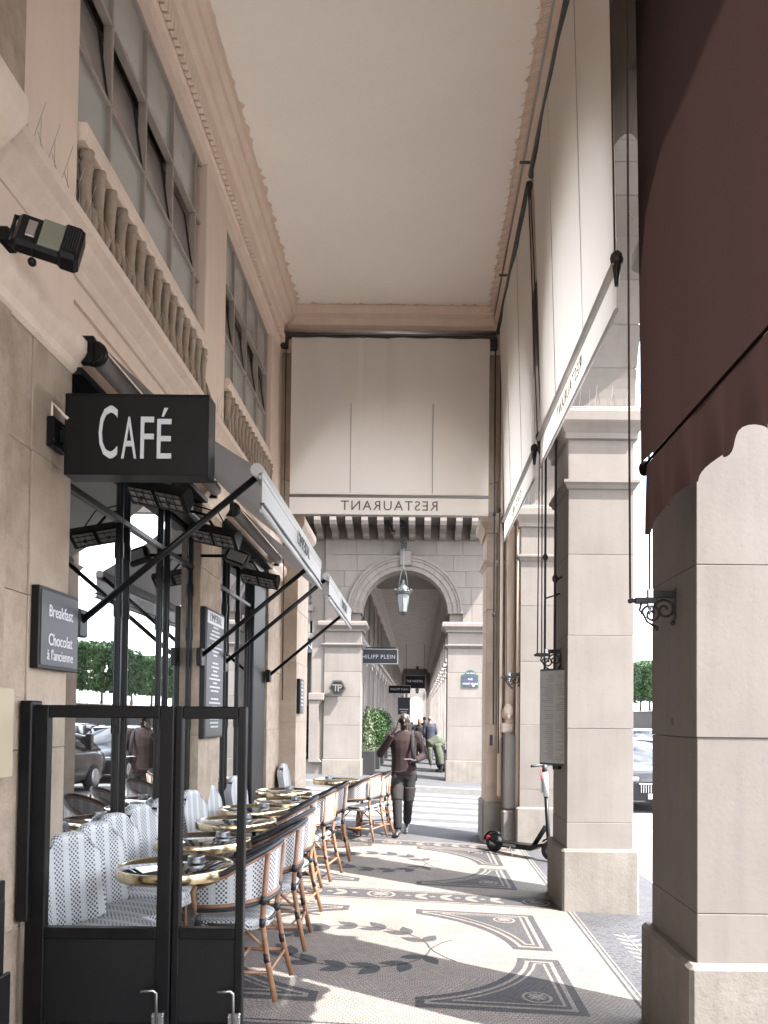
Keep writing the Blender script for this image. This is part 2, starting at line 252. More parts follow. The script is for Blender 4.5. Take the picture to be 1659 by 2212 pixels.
# ------------------------------------------------------------------ mesh builder
class MB:
    def __init__(s): s.v = []; s.f = []; s.mi = []; s.sm = []; s.uv = {}
    def add(s, vs, fs, mi=0, sm=False):
        o = len(s.v); s.v += [tuple(v) for v in vs]
        for f in fs: s.f.append(tuple(i+o for i in f)); s.mi.append(mi); s.sm.append(sm)
        return s
    def box(s, x0, x1, y0, y1, z0, z1, c=0.0, mi=0, T=None):
        if x0 > x1: x0, x1 = x1, x0
        if y0 > y1: y0, y1 = y1, y0
        if z0 > z1: z0, z1 = z1, z0
        if c <= 0:
            vs = [(x, y, z) for x in (x0, x1) for y in (y0, y1) for z in (z0, z1)]
            fs = [(0, 1, 3, 2), (4, 6, 7, 5), (0, 4, 5, 1), (2, 3, 7, 6), (0, 2, 6, 4), (1, 5, 7, 3)]
        else:
            c = min(c, (x1-x0)*.45, (y1-y0)*.45, (z1-z0)*.45)
            vs = []; idx = {}
            for i, (X, sx) in enumerate(((x0, 1), (x1, -1))):
                for j, (Y, sy) in enumerate(((y0, 1), (y1, -1))):
                    for k, (Z, sz) in enumerate(((z0, 1), (z1, -1))):
                        for a in range(3):
                            idx[i, j, k, a] = len(vs)
                            vs.append((X+(0 if a == 0 else sx*c), Y+(0 if a == 1 else sy*c), Z+(0 if a == 2 else sz*c)))
            g = idx; fs = []
            for i in (0, 1):
                q = [g[i, 0, 0, 0], g[i, 0, 1, 0], g[i, 1, 1, 0], g[i, 1, 0, 0]]; fs.append(q if i == 0 else q[::-1])
            for j in (0, 1):
                q = [g[0, j, 0, 1], g[1, j, 0, 1], g[1, j, 1, 1], g[0, j, 1, 1]]; fs.append(q if j == 0 else q[::-1])
            for k in (0, 1):
                q = [g[0, 0, k, 2], g[0, 1, k, 2], g[1, 1, k, 2], g[1, 0, k, 2]]; fs.append(q if k == 0 else q[::-1])
            for j in (0, 1):
                for k in (0, 1):
                    q = [g[0, j, k, 1], g[0, j, k, 2], g[1, j, k, 2], g[1, j, k, 1]]; fs.append(q if (j+k) % 2 == 0 else q[::-1])
            for i in (0, 1):
                for k in (0, 1):
                    q = [g[i, 0, k, 0], g[i, 1, k, 0], g[i, 1, k, 2], g[i, 0, k, 2]]; fs.append(q[::-1] if (i+k) % 2 == 0 else q)
            for i in (0, 1):
                for j in (0, 1):
                    q = [g[i, j, 0, 0], g[i, j, 0, 1], g[i, j, 1, 1], g[i, j, 1, 0]]; fs.append(q[::-1] if (i+j) % 2 == 0 else q)
            for i in (0, 1):
                for j in (0, 1):
                    for k in (0, 1):
                        q = [g[i, j, k, 0], g[i, j, k, 1], g[i, j, k, 2]]; fs.append(q[::-1] if (i+j+k) % 2 == 0 else q)
        if T is not None: vs = [tuple(T @ Vector(v)) for v in vs]
        return s.add(vs, fs, mi)
    def prism(s, poly, axis, d0, d1, mi=0, T=None, sm=False):
        """poly: 2D outline; axis X -> (y,z), Y -> (x,z), Z -> (x,y); extruded d0..d1"""
        n = len(poly)
        def P(p, d): return (d, p[0], p[1]) if axis == 'X' else ((p[0], d, p[1]) if axis == 'Y' else (p[0], p[1], d))
        vs = [P(p, d0) for p in poly] + [P(p, d1) for p in poly]
        if T is not None: vs = [tuple(T @ Vector(v)) for v in vs]
        s.add(vs, [tuple(range(n))[::-1], tuple(range(n, 2*n))], mi)
        o = len(s.v)-2*n
        for i in range(n): s.f.append((o+i, o+(i+1) % n, o+n+(i+1) % n, o+n+i)); s.mi.append(mi); s.sm.append(sm)
        return s
    def sheet(s, poly, zf, mi=0):
        return s.add([(p[0], p[1], zf(p[0], p[1])) for p in poly], [tuple(range(len(poly)))], mi)
    def tube(s, pts, r, n=8, caps=True, mi=0, sm=True, flat=1.0):
        P = [Vector(p) for p in pts]; m = len(P); rs = r if isinstance(r, (list, tuple)) else [r]*m
        up = None; rings = []
        for i in range(m):
            t = (P[min(i+1, m-1)]-P[max(i-1, 0)])
            if t.length < 1e-9: t = Vector((0, 0, 1))
            t.normalize()
            if up is None:
                up = Vector((0, 0, 1)) if abs(t.z) < 0.9 else Vector((0, 1, 0))
            a = t.cross(up)
            if a.length < 1e-6: a = t.cross(Vector((1, 0, 0)))
            a.normalize(); b = a.cross(t).normalized(); up = b
            rings.append([P[i]+(a*math.cos(q)*rs[i]+b*math.sin(q)*rs[i]*flat) for q in [2*math.pi*k/n for k in range(n)]])
        vs = [v for g in rings for v in g]
        fs = [(i*n+k, i*n+(k+1) % n, (i+1)*n+(k+1) % n, (i+1)*n+k) for i in range(m-1) for k in range(n)]
        s.add(vs, fs, mi, sm)
        if caps:
            o = len(s.v)-len(vs)
            s.f.append(tuple(o+k for k in range(n))[::-1]); s.f.append(tuple(o+(m-1)*n+k for k in range(n)))
            s.mi += [mi, mi]; s.sm += [False, False]
        return s
    def lathe(s, prof, c=(0, 0, 0), n=16, axis='Z', mi=0, sm=True, T=None):
        vs = []; m = len(prof)
        for r, h in prof:
            for k in range(n):
                q = 2*math.pi*(k+0.5)/n; a, b = r*math.cos(q), r*math.sin(q)
                p = (a, b, h) if axis == 'Z' else ((h, a, b) if axis == 'X' else (a, h, b))
                p = Vector((p[0]+c[0], p[1]+c[1], p[2]+c[2])); vs.append(T @ p if T is not None else p)
        fs = [(i*n+k, i*n+(k+1) % n, (i+1)*n+(k+1) % n, (i+1)*n+k) for i in range(m-1) for k in range(n)]
        if axis == 'Y': fs = [f[::-1] for f in fs]
        s.add(vs, fs, mi, sm); o = len(s.v)-len(vs)
        for rr, st in ((prof[0][0], 0), (prof[-1][0], (m-1)*n)):
            if rr > 1e-5:
                q = tuple(o+st+k for k in range(n)); q = q[::-1] if st == 0 else q
                s.f.append(q[::-1] if axis == 'Y' else q); s.mi.append(mi); s.sm.append(False)
        return s
    def ball(s, c, rx, ry=None, rz=None, n=12, mi=0, T=None):
        ry = ry or rx; rz = rz or rx; m = max(6, n//2); vs = []; fs = []
        for i in range(m+1):
            a = math.pi*i/m
            for k in range(n):
                q = 2*math.pi*k/n; p = Vector((c[0]+rx*math.sin(a)*math.cos(q), c[1]+ry*math.sin(a)*math.sin(q), c[2]-rz*math.cos(a)))
                vs.append(T @ p if T is not None else p)
        for i in range(m):
            for k in range(n):
                fs.append((i*n+k, i*n+(k+1) % n, (i+1)*n+(k+1) % n, (i+1)*n+k))
        return s.add(vs, fs, mi, True)
    def grid(s, rows, uvs=None, mi=0, sm=True, two=0.0):
        """rows: list of rows of points; uvs same shape (u,v). """
        m = len(rows); n = len(rows[0]); o = len(s.v)
        for r in rows: s.v += [tuple(p) for p in r]
        for i in range(m-1):
            for k in range(n-1):
                ids = [(i, k), (i, k+1), (i+1, k+1), (i+1, k)]
                if uvs: s.uv[len(s.f)] = [uvs[a][b] for a, b in ids]
                s.f.append(tuple(o+a*n+b for a, b in ids)); s.mi.append(mi); s.sm.append(sm)
        return s
    def mesh(s, name, mats):
        me = bpy.data.meshes.new(name); me.from_pydata(s.v, [], s.f)
        for m in (mats if isinstance(mats, (list, tuple)) else [mats]): me.materials.append(MATS[m])
        me.polygons.foreach_set('material_index', s.mi); me.polygons.foreach_set('use_smooth', s.sm)
        if s.uv:
            ul = me.uv_layers.new(name='UVMap')
            for fi, u in s.uv.items():
                for li, q in zip(me.polygons[fi].loop_indices, u): ul.data[li].uv = q
        me.update(); return me
    def build(s, name, mats, parent=None, world=True):
        me = s.mesh(name, mats)
        o = bpy.data.objects.new(name, me); col.objects.link(o)
        if parent is not None:
            o.parent = parent
            if world:
                off = world_loc(parent)
                if off.length > 0: me.transform(Matrix.Translation(-off))
        return o
def world_loc(o):
    l = Vector((0, 0, 0))
    while o is not None: l += o.location; o = o.parent
    return l
def tag(o, label=None, cat=None, group=None, kind=None):
    if label: o['label'] = label
    if cat: o['category'] = cat
    if group: o['group'] = group
    if kind: o['kind'] = kind
    return o
def thing(name, label, cat, loc=(0, 0, 0), rz=0.0, group=None):
    o = bpy.data.objects.new(name, None); col.objects.link(o); o.location = loc; o.rotation_euler = (0, 0, rz); o.empty_display_size = 0.1
    return tag(o, label, cat, group)
def copy_tree(o, parent=None):
    c = o.copy(); col.objects.link(c); c.parent = parent
    for ch in list(o.children): copy_tree(ch, c)
    return c
def inst(me, name, parent, loc=(0, 0, 0), rz=0.0, scale=None):
    """another object on shared mesh data; loc is local to the parent"""
    o = bpy.data.objects.new(name, me); col.objects.link(o); o.parent = parent; o.location = loc; o.rotation_euler = (0, 0, rz)
    if scale: o.scale = scale
    return o
def arc(cx, cy, rx, a0, a1, n, ry=None):
    ry = ry or rx
    return [(cx+rx*math.cos(a0+(a1-a0)*i/n), cy+ry*math.sin(a0+(a1-a0)*i/n)) for i in range(n+1)]
def text(name, s, size, mats, parent, M, thick=0.004, align='CENTER', sx=1.0, mirror=False, spacing=1.0, bold=0.0):
    """flat lettering; M places the local text plane (x right, y up, z out) in world space"""
    cu = bpy.data.curves.new(name, 'FONT'); cu.body = s; cu.size = size; cu.align_x = align; cu.align_y = 'CENTER'; cu.extrude = thick/2; cu.space_character = spacing; cu.resolution_u = 3; cu.offset = bold
    t = bpy.data.objects.new(name, cu); col.objects.link(t)
    bpy.context.view_layer.update()
    me = bpy.data.meshes.new_from_object(t.evaluated_get(bpy.context.evaluated_depsgraph_get()))
    bpy.data.objects.remove(t); bpy.data.curves.remove(cu)
    me.transform(Matrix.Diagonal((-sx if mirror else sx, 1, 1, 1))); me.transform(M)
    if mirror: me.flip_normals()
    me.materials.clear(); me.materials.append(MATS[mats]); me.name = name
    o = bpy.data.objects.new(name, me); col.objects.link(o); o.parent = parent
    off = world_loc(parent)
    me.transform(Matrix.Translation(-off)); return o
def text_fit(name, s, box, y, m, parent, thick=0.006):
    """one letter stretched to fill (x0,x1,z0,z1) in the plane y"""
    o = text(name, s, 1.0, m, parent, Matrix.Identity(4), thick); me = o.data; off = world_loc(parent)
    me.transform(Matrix.Translation(off)); xs = [v.co.x for v in me.vertices]; ys = [v.co.y for v in me.vertices]; zs = [v.co.z for v in me.vertices]
    zm = sum(zs)/len(zs)
    for v in me.vertices:
        a, b, c_ = v.co; v.co = Vector((box[0]+(a-min(xs))/(max(xs)-min(xs))*(box[1]-box[0]), y-(c_-zm), box[2]+(b-min(ys))/(max(ys)-min(ys))*(box[3]-box[2])))-off
    return o
def frame(origin, xdir, ydir):
    x = Vector(xdir).normalized(); y = Vector(ydir).normalized(); z = x.cross(y)
    return Matrix(((x.x, y.x, z.x, origin[0]), (x.y, y.y, z.y, origin[1]), (x.z, y.z, z.z, origin[2]), (0, 0, 0, 1)))
def g(x, y=0): return -0.045*x          # the pavement falls towards the street
# ================================================================== the setting
def structure(name, mb, m): return tag(mb.build(name, m), kind='structure')
mb = MB(); mb.box(-400, 600, -300, 900, -1.2, -0.40); structure('ground', mb, 'asphalt')
# roadways: the avenue on the right, the side street across the arcade
mb = MB(); mb.sheet([(2.75, -40), (18.0, -40), (18.0, 420), (2.75, 420)], lambda x, y: -0.235-0.004*(x-2.7)); structure('road', mb, 'road_grey')
mb = MB(); mb.sheet([(-6, 12.35), (2.75, 12.35), (2.75, 18.75), (-6, 18.75)], lambda x, y: -0.11-0.045*x); mb.sheet([(-60, 12.35), (-6, 12.35), (-6, 18.75), (-60, 18.75)], lambda x, y: 0.16); structure('side_street', mb, 'pavement_grey')
mb = MB(); mb.box(18.0, 24, -40, 420, -0.5, -0.12); structure('garden_pavement', mb, 'road_grey')
# pavement strips with kerbs
def pav(name, x0, x1, y0, y1, m, dz=0.0):
    mb = MB(); vs = [(x0, y0), (x1, y0), (x1, y1), (x0, y1)]
    top = [(a, b, g(a)+dz) for a, b in vs]; bot = [(a, b, -0.6) for a, b in vs]
    mb.add(top+bot, [(0, 1, 2, 3), (4, 7, 6, 5), (0, 4, 5, 1), (1, 5, 6, 2), (2, 6, 7, 3), (3, 7, 4, 0)]); return structure(name, mb, m)
pav('pavement', 1.36, 2.60, -6, 12.1, 'road_grey')
pav('pavement', -6.0, 1.36, 10.52, 12.1, 'pavement_grey')
pav('pavement', -6.0, 2.60, 18.95, 100, 'pavement_grey')
pav('kerb', 2.60, 2.75, -6, 12.1, 'kerb_stone', 0.004)
pav('kerb', -6.0, 2.75, 12.1, 12.35, 'kerb_stone', 0.004)
pav('kerb', 2.60, 2.75, 18.95, 100, 'kerb_stone', 0.004)
pav('kerb', -6.0, 2.60, 18.75, 18.95, 'kerb_stone', 0.004)
# zebra crossing: every painted bar is its own sheet
for i in range(6):
    y0 = 12.75 + i*1.0
    mb = MB(); mb.sheet([(-5.2, y0), (2.3, y0), (2.3, y0+0.52), (-5.2, y0+0.52)], lambda x, y: -0.11-0.045*x+0.004)
    structure('crossing_stripe', mb, 'white_paint')
mb = MB(); mb.sheet([(3.3, -40), (3.42, -40), (3.42, 200), (3.3, 200)], lambda x, y: -0.235-0.004*(x-2.7)+0.004); structure('road_line', mb, 'white_paint')
mb = MB(); mb.sheet([(3.6, 13.6), (8.5, 13.6), (8.5, 14.15), (3.6, 14.15)], lambda x, y: -0.235-0.004*(x-2.7)+0.004); structure('road_line', mb, 'white_paint')
# ------------------------------------------------------------------ mosaic floor of the arcade
mb = MB(); x0, x1, y0, y1 = -2.6, 1.36, -6.0, 10.52
mb.add([(x0, y0, g(x0)), (x1, y0, g(x1)), (x1, y1, g(x1)), (x0, y1, g(x0)), (x0, y0, -.6), (x1, y0, -.6), (x1, y1, -.6), (x0, y1, -.6)],
       [(0, 1, 2, 3), (0, 4, 5, 1), (1, 5, 6, 2), (2, 6, 7, 3), (3, 7, 4, 0)])
FLOOR = structure('mosaic_floor', mb, 'mosaic_cream')
def inlay(poly, lv, m, name='inlay'):
    mb = MB(); mb.sheet(poly, lambda x, y: g(x)+0.0016*lv); return mb.build(name, m, FLOOR)
def rect(x0, x1, y0, y1): return [(x0, y0), (x1, y0), (x1, y1), (x0, y1)]
CX = -0.29
def spandrel(cy, sx, sy, t):
    """one corner ornament of a bay, inset by t"""
    hx, hy, gx, gy = 1.31-t, 1.14-t, 0.29+t, 0.105+t
    r = 1.02+t
    gx = max(gx, math.sqrt(max(r*r-hy*hy, 0))+0.02); gy = max(gy, math.sqrt(max(r*r-hx*hx, 0))+0.02)
    ax = math.asin(min(.99, gx/r)); ay = math.asin(min(.99, gy/r))
    a = [(r*math.cos(q), r*math.sin(q)) for q in [ay+(math.pi/2-ax-ay)*i/18 for i in range(19)]]
    p = a + [(gx, hy), (hx, hy), (hx, gy)]
    p = [(CX+sx*x, cy+sy*y) for x, y in p]
    return p if sx*sy > 0 else p[::-1]
def leaf_shape(x, y, ang, ln, wd):
    pts = []
    for i in range(13):
        u = i/12; pts.append((u*ln, wd*math.sin(math.pi*u**0.85)*0.5))
    low = [(u, -v) for u, v in pts[1:-1]][::-1]; p = (pts+low)[::-1]
    c, s = math.cos(ang), math.sin(ang); return [(x+a*c-b*s, y+a*s+b*c) for a, b in p]
def ring(cx, cy, r, n=24): return [(cx+r*math.cos(2*math.pi*i/n), cy+r*math.sin(2*math.pi*i/n)) for i in range(n)]
def strip(path, wd):
    Lp, Rp = [], []
    for i, (x, y) in enumerate(path):
        a = path[max(i-1, 0)]; b = path[min(i+1, len(path)-1)]; dx, dy = b[0]-a[0], b[1]-a[1]; l = math.hypot(dx, dy) or 1
        Lp.append((x-dy/l*wd/2, y+dx/l*wd/2)); Rp.append((x+dy/l*wd/2, y-dx/l*wd/2))
    return Rp+Lp[::-1]
def medallion(x, y, r, lv, light='mosaic_cream', dark='mosaic_dark'):
    inlay(ring(x, y, r), lv, light, 'medallion'); inlay(ring(x, y, r*0.8), lv+1, dark, 'medallion')
    for k in range(4): inlay(leaf_shape(x, y, math.pi/2*k+math.pi/4, r*0.72, r*0.36), lv+2, light, 'medallion_petal')
    for k in range(4): inlay(ring(x+r*.5*math.cos(math.pi/2*k), y+r*.5*math.sin(math.pi/2*k), r*0.12, 8), lv+2, light, 'medallion_dot')
for n in (-1, 0, 1):
    cy = 5.65+3.27*n
    for sx in (1, -1):
        for sy in (1, -1):
            for lv, (t, m) in enumerate(((0, 'mosaic_dark'), (0.055, 'mosaic_cream'), (0.085, 'mosaic_dark'), (0.115, 'mosaic_cream'), (0.135, 'mosaic_dark'))):
                inlay(spandrel(cy, sx, sy, t), lv+1, m, 'corner_ornament')
            medallion(CX+sx*1.035, cy+sy*0.90, 0.095, 6)
    wx, R0_ = -0.44, 0.50
    for s_ in (1, -1):
        path = [(wx+R0_*math.cos(q)*1.08, cy+s_*R0_*math.sin(q)) for q in [R(4+i*6.4) for i in range(25)]]
        tail = [(wx+0.72, cy-s_*0.26), (wx+0.64, cy-s_*0.17), (wx+0.575, cy-s_*0.06)]
        inlay(strip(tail[:2]+[tail[2]]+path, 0.014), 1, 'mosaic_dark', 'wreath_stem')
        for i in range(6):
            q = R(20+i*24); px, py = wx+R0_*math.cos(q)*1.08, cy+s_*R0_*math.sin(q)
            tang = math.atan2(s_*math.cos(q), -math.sin(q)*1.08)
            for sd_ in (1, -1):
                inlay(leaf_shape(px, py, tang+sd_*(0.55 if i else 0.8), 0.20+0.012*((i*7) % 3), 0.105), 1, 'mosaic_dark', 'wreath_leaf')
        inlay(leaf_shape(path[-1][0], path[-1][1], math.atan2(s_*math.cos(R(155)), -math.sin(R(155))), 0.13, 0.06), 1, 'mosaic_dark', 'wreath_leaf')
def band(y0, y1):
    inlay(rect(-1.85, 1.30, y0-0.05, y0-0.035), 1, 'mosaic_dark', 'band_line'); inlay(rect(-1.85, 1.30, y1+0.035, y1+0.05), 1, 'mosaic_dark', 'band_line')
    inlay(rect(-1.85, 1.30, y0, y1), 1, 'mosaic_dark', 'band'); yc = (y0+y1)/2
    medallion(-0.33, yc, 0.135, 2); medallion(1.13, yc, 0.13, 2)
    for side in (1, -1):
        for i in range(4):
            x = -0.33+side*(0.32+i*0.235)
            for k in (0.75, -0.75): inlay(leaf_shape(x, yc, (0 if side < 0 else math.pi)*1.0+k*1.0+math.pi, 0.17, 0.075), 2, 'mosaic_cream', 'band_leaf')
            inlay([(x-side*0.07+0.045*math.cos(R(90+36*j))*(1 if j % 2 == 0 else 0.42), yc+0.045*math.sin(R(90+36*j))*(1 if j % 2 == 0 else 0.42)) for j in range(10)], 3, 'mosaic_cream', 'band_star')
for yb in (3.85, 7.12): band(yb, yb+0.32)
band(10.14, 10.42)
# grey slab strip under the arches with its pale double line and laurel sprays
slab = MB(); slab.sheet(rect(1.362, 2.60, -6, 12.1), lambda x, y: g(x)+0.003); SLAB = structure('threshold_strip', slab, 'mosaic_slab')
def slab_inlay(poly, lv, m, name):
    mb = MB(); mb.sheet(poly, lambda x, y: g(x)+0.003+0.0016*lv); return mb.build(name, m, SLAB)
for a, b in ((1.375, 1.395), (1.415, 1.428)): slab_inlay(rect(a, b, -6, 12.0), 1, 'mosaic_cream', 'pale_line')
for n in (-1, 0, 1):
    yb = 5.85+3.27*n
    for i in range(8):
        for k in (0.9, -0.9): slab_inlay(leaf_shape(1.70, yb-0.42+i*0.115, math.pi/2+k, 0.13, 0.05), 1, 'mosaic_cream', 'laurel_leaf')
    slab_inlay(strip([(1.70, yb-0.5), (1.70, yb+0.5)], 0.014), 2, 'mosaic_cream', 'laurel_stem')
    for i in range(5):
        for j in range(3): slab_inlay(rect(2.02+j*0.05, 2.045+j*0.05, yb-0.75+i*0.06, yb-0.72+i*0.06), 1, 'rubber', 'drain_slot')
# garden terrace on the far side of the avenue
mb = MB(); mb.box(24, 80, -40, 420, -0.5, 2.55); structure('garden_terrace', mb, 'pavement_grey')
tw = thing('terrace_wall', 'long dark railing wall of the garden terrace across the avenue', 'wall', (23.8, 0, 0))
mb = MB(); mb.box(23.6, 24.0, -40, 420, -0.2, 2.5, 0.02); mb.build('wall_face', 'fence_dark', tw)
mb = MB(); mb.box(23.5, 24.05, -40, 420, 2.5, 2.62, 0.02); mb.build('coping', 'stone_rough', tw)
me = None
for i in range(60):
    y = 20+i*1.6
    if me is None:
        m_ = MB(); m_.box(-0.04, 0.04, -0.04, 0.04, 0, 1.0, 0.01); m_.lathe([(0.02, 1.0), (0.05, 1.05), (0.0, 1.12)], n=6); me = m_.mesh('railing_post', 'fence_dark')
    inst(me, 'railing_post', tw, (0, y, 2.62))
mb = MB(); mb.box(23.77, 23.83, 18, 120, 3.45, 3.5); mb.box(23.77, 23.83, 18, 120, 2.72, 2.76); mb.build('railing_bar', 'fence_dark', tw)

# ================================================================== the arcade building around the camera
B = thing('arcade_building', 'pale limestone arcade building with the cafe, balustrade windows and tall white ceiling', 'building', (0, 5.0, 0))
def piece(name, mb, m, parent=None): return mb.build(name, m, parent or B)
XL, XR0, XR1 = -1.97, 1.37, 1.975
YEND = 10.70
# ceiling
mb = MB(); mb.box(-1.74, 0.95, -8, YEND+0.1, 7.42, 7.55); piece('ceiling', mb, 'ceiling_plaster')
mb = MB(); mb.box(-7.0, 2.3, -14, 12.04, 7.56, 21.0); piece('upper_storeys', mb, 'stone')
mb = MB(); mb.box(1.9, 2.95, -14, 12.4, 7.20, 7.42, 0.02); mb.box(1.9, 2.85, -14, 12.3, 7.05, 7.2, 0.02); piece('street_balcony', mb, 'stone')
# peeling paint along the edges of the ceiling
def ragged(p0, p1, inward, z, n, amp, seed):
    rn = random.Random(seed); a, b = Vector(p0), Vector(p1); iv = Vector(inward); base, edge = [], []
    for i in range(n+1):
        p = a.lerp(b, i/n); d = 0.012+amp*1.3*rn.random()**5; base.append((p.x-iv.x*0.02, p.y-iv.y*0.02, z)); edge.append((p.x+iv.x*d, p.y+iv.y*d, z-0.001-0.006*rn.random()))
    k = MB(); k.grid([base, edge], sm=False); return piece('peeling_paint', k, 'cornice_plaster')
ragged((-1.74, 2.5), (-1.74, 10.55), (1, 0), 7.417, 150, 0.045, 1); ragged((0.95, 2.5), (0.95, 10.55), (-1, 0), 7.417, 150, 0.035, 2); ragged((-1.74, 10.54), (0.95, 10.54), (0, -1), 7.416, 60, 0.05, 3)
# cornice round the ceiling (profiles in x,z extruded along y)
prof = [(-2.1, 6.72), (-1.97, 6.72), (-1.955, 6.80), (-1.93, 6.82), (-1.93, 6.93), (-1.90, 6.95), (-1.90, 7.08), (-1.86, 7.11), (-1.845, 7.18), (-1.79, 7.22), (-1.785, 7.30), (-1.745, 7.34), (-1.735, 7.425), (-2.1, 7.56)]
mb = MB(); mb.prism(prof, 'Y', -8, YEND); CORN = piece('cornice', mb, 'cornice_plaster')
dm = MB(); dm.box(-0.022, 0.022, -0.028, 0.028, -0.055, 0.055, 0.004); dme = dm.mesh('dentil', 'cornice_plaster')
for i in range(100):
    y = 3.4+i*0.0735
    if y < YEND-0.05: inst(dme, 'dentil', CORN, Vector((-1.905, y, 6.885))-world_loc(CORN))
# end cornice
prof2 = [(YEND, 6.80), (YEND-0.05, 6.82), (YEND-0.05, 6.95), (YEND-0.03, 6.97), (YEND-0.06, 7.12), (YEND-0.10, 7.16), (YEND-0.10, 7.26), (YEND-0.15, 7.30), (YEND-0.16, 7.425), (YEND+0.2, 7.5)]
mb = MB(); mb.prism(prof2, 'X', -1.93, 1.20); ECORN = piece('cornice', mb, 'cornice_plaster')
for i in range(46):
    inst(dme, 'dentil', ECORN, Vector((-1.85+i*0.064, YEND-0.055, 6.885))-world_loc(ECORN), R(90))
# right-hand beam above the arches
profr = [(0.945, 7.425), (0.955, 7.34), (1.0, 7.32), (1.01, 7.20), (1.06, 7.16), (1.07, 7.04), (1.20, 7.00), (1.37, 6.95), (1.37, 7.56), (0.945, 7.56)]
mb = MB(); mb.prism(profr, 'Y', -8, YEND); RC = piece('cornice', mb, 'cornice_plaster')
# ------------------------------------------------ stone piers made of separate blocks
def stack(parent, x0, x1, y0, y1, courses, m='stone', gap=0.0025, c=0.003, core='mortar', split=None, seed=0):
    z0, z1 = courses[0], courses[-1]
    k = MB(); k.box(x0+0.015, x1-0.015, y0+0.015, y1-0.015, z0, z1); P = piece('pier', k, core, parent)
    rn = random.Random(seed)
    for a, b in zip(courses[:-1], courses[1:]):
        j = rn.uniform(-0.003, 0.003)
        t = MB(); t.box(x0+j, x1+j, y0+j, y1+j, a+gap/2, b-gap/2, c); piece('stone_block', t, m, P)
    return P
def moulding_ring(name, prof, x0, x1, y0, y1, m, parent):
    """prof: list of (overhang, z) stacked rings round a rectangular pier"""
    k = MB()
    for (o0, za), (o1, zb) in zip(prof[:-1], prof[1:]):
        vs = [(x0-o, y0-o, z) if i == 0 else (x1+o, y0-o, z) if i == 1 else (x1+o, y1+o, z) if i == 2 else (x0-o, y1+o, z) for o, z in ((o0, za), (o1, zb)) for i in range(4)]
        k.add(vs, [(0, 1, 5, 4), (1, 2, 6, 5), (2, 3, 7, 6), (3, 0, 4, 7)])
    n = len(k.v); k.f += [(n-4, n-3, n-2, n-1), (3, 2, 1, 0)]; k.mi += [0, 0]; k.sm += [False, False]
    return piece(name, k, m, parent)
IMPOST = [(0.0, 4.26), (0.035, 4.27), (0.035, 4.32), (0.06, 4.36), (0.09, 4.40), (0.10, 4.42), (0.10, 4.50), (0.085, 4.535), (0.0, 4.54)]
NECK = [(0.0, 3.80), (0.015, 3.81), (0.03, 3.84), (0.05, 3.86), (0.05, 3.885), (0.0, 3.90)]
PY = [-2.76, 0.51, 3.78, 7.05, 10.32]
COURSES = [0.49, 0.735, 1.595, 2.45, 3.20, 3.82, 4.27]
def spikes(parent, pts, d=Vector((0, 0, 1)), l=0.17, sp=0.09):
    k = MB()
    a, b = Vector(pts[0]), Vector(pts[1]); n = int((b-a).length/0.045); side = (b-a).normalized().cross(d)
    for i in range(n+1):
        p = a.lerp(b, i/n); q = p+d*l+side*(sp if i % 3 == 0 else (-sp*0.9 if i % 3 == 1 else 0))
        k.tube([p, q], 0.0018, 3, caps=False, sm=False)
    k.box(min(a.x, b.x)-0.01, max(a.x, b.x)+0.01, min(a.y, b.y)-0.01, max(a.y, b.y)+0.01, min(a.z, b.z)-0.004, max(a.z, b.z)+0.004)
    o = piece('bird_spikes', k, 'steel', parent); tag(o, kind='stuff'); return o
for i, py in enumerate(PY):
    y1 = py+0.72
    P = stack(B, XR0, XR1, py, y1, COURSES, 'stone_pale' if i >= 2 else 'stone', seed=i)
    t = MB(); t.box(XR0-0.05, XR1+0.045, py-0.055, y1+0.05, -0.3, 0.497, 0.02); piece('plinth', t, 'plinth_stone', P)
    moulding_ring('impost', IMPOST, XR0, XR1, py, y1, 'stone_pale', P); moulding_ring('necking', NECK, XR0, XR1, py, y1, 'stone_pale', P)
    if i >= 2:
        spikes(P, ((XR0-0.06, py-0.07, 4.545), (XR1+0.05, py-0.07, 4.545))); spikes(P, ((XR0-0.06, py, 4.545), (XR0-0.06, y1, 4.545)))
    if i == 2:
        t = MB(); t.box(XR0-0.004, XR0+0.03, 4.12, 4.16, 1.655, 1.69); t.box(XR0-0.005, XR0+0.03, 4.128, 4.152, 1.662, 1.683, mi=1); piece('wall_socket', t, ['iron', 'binding'], P)
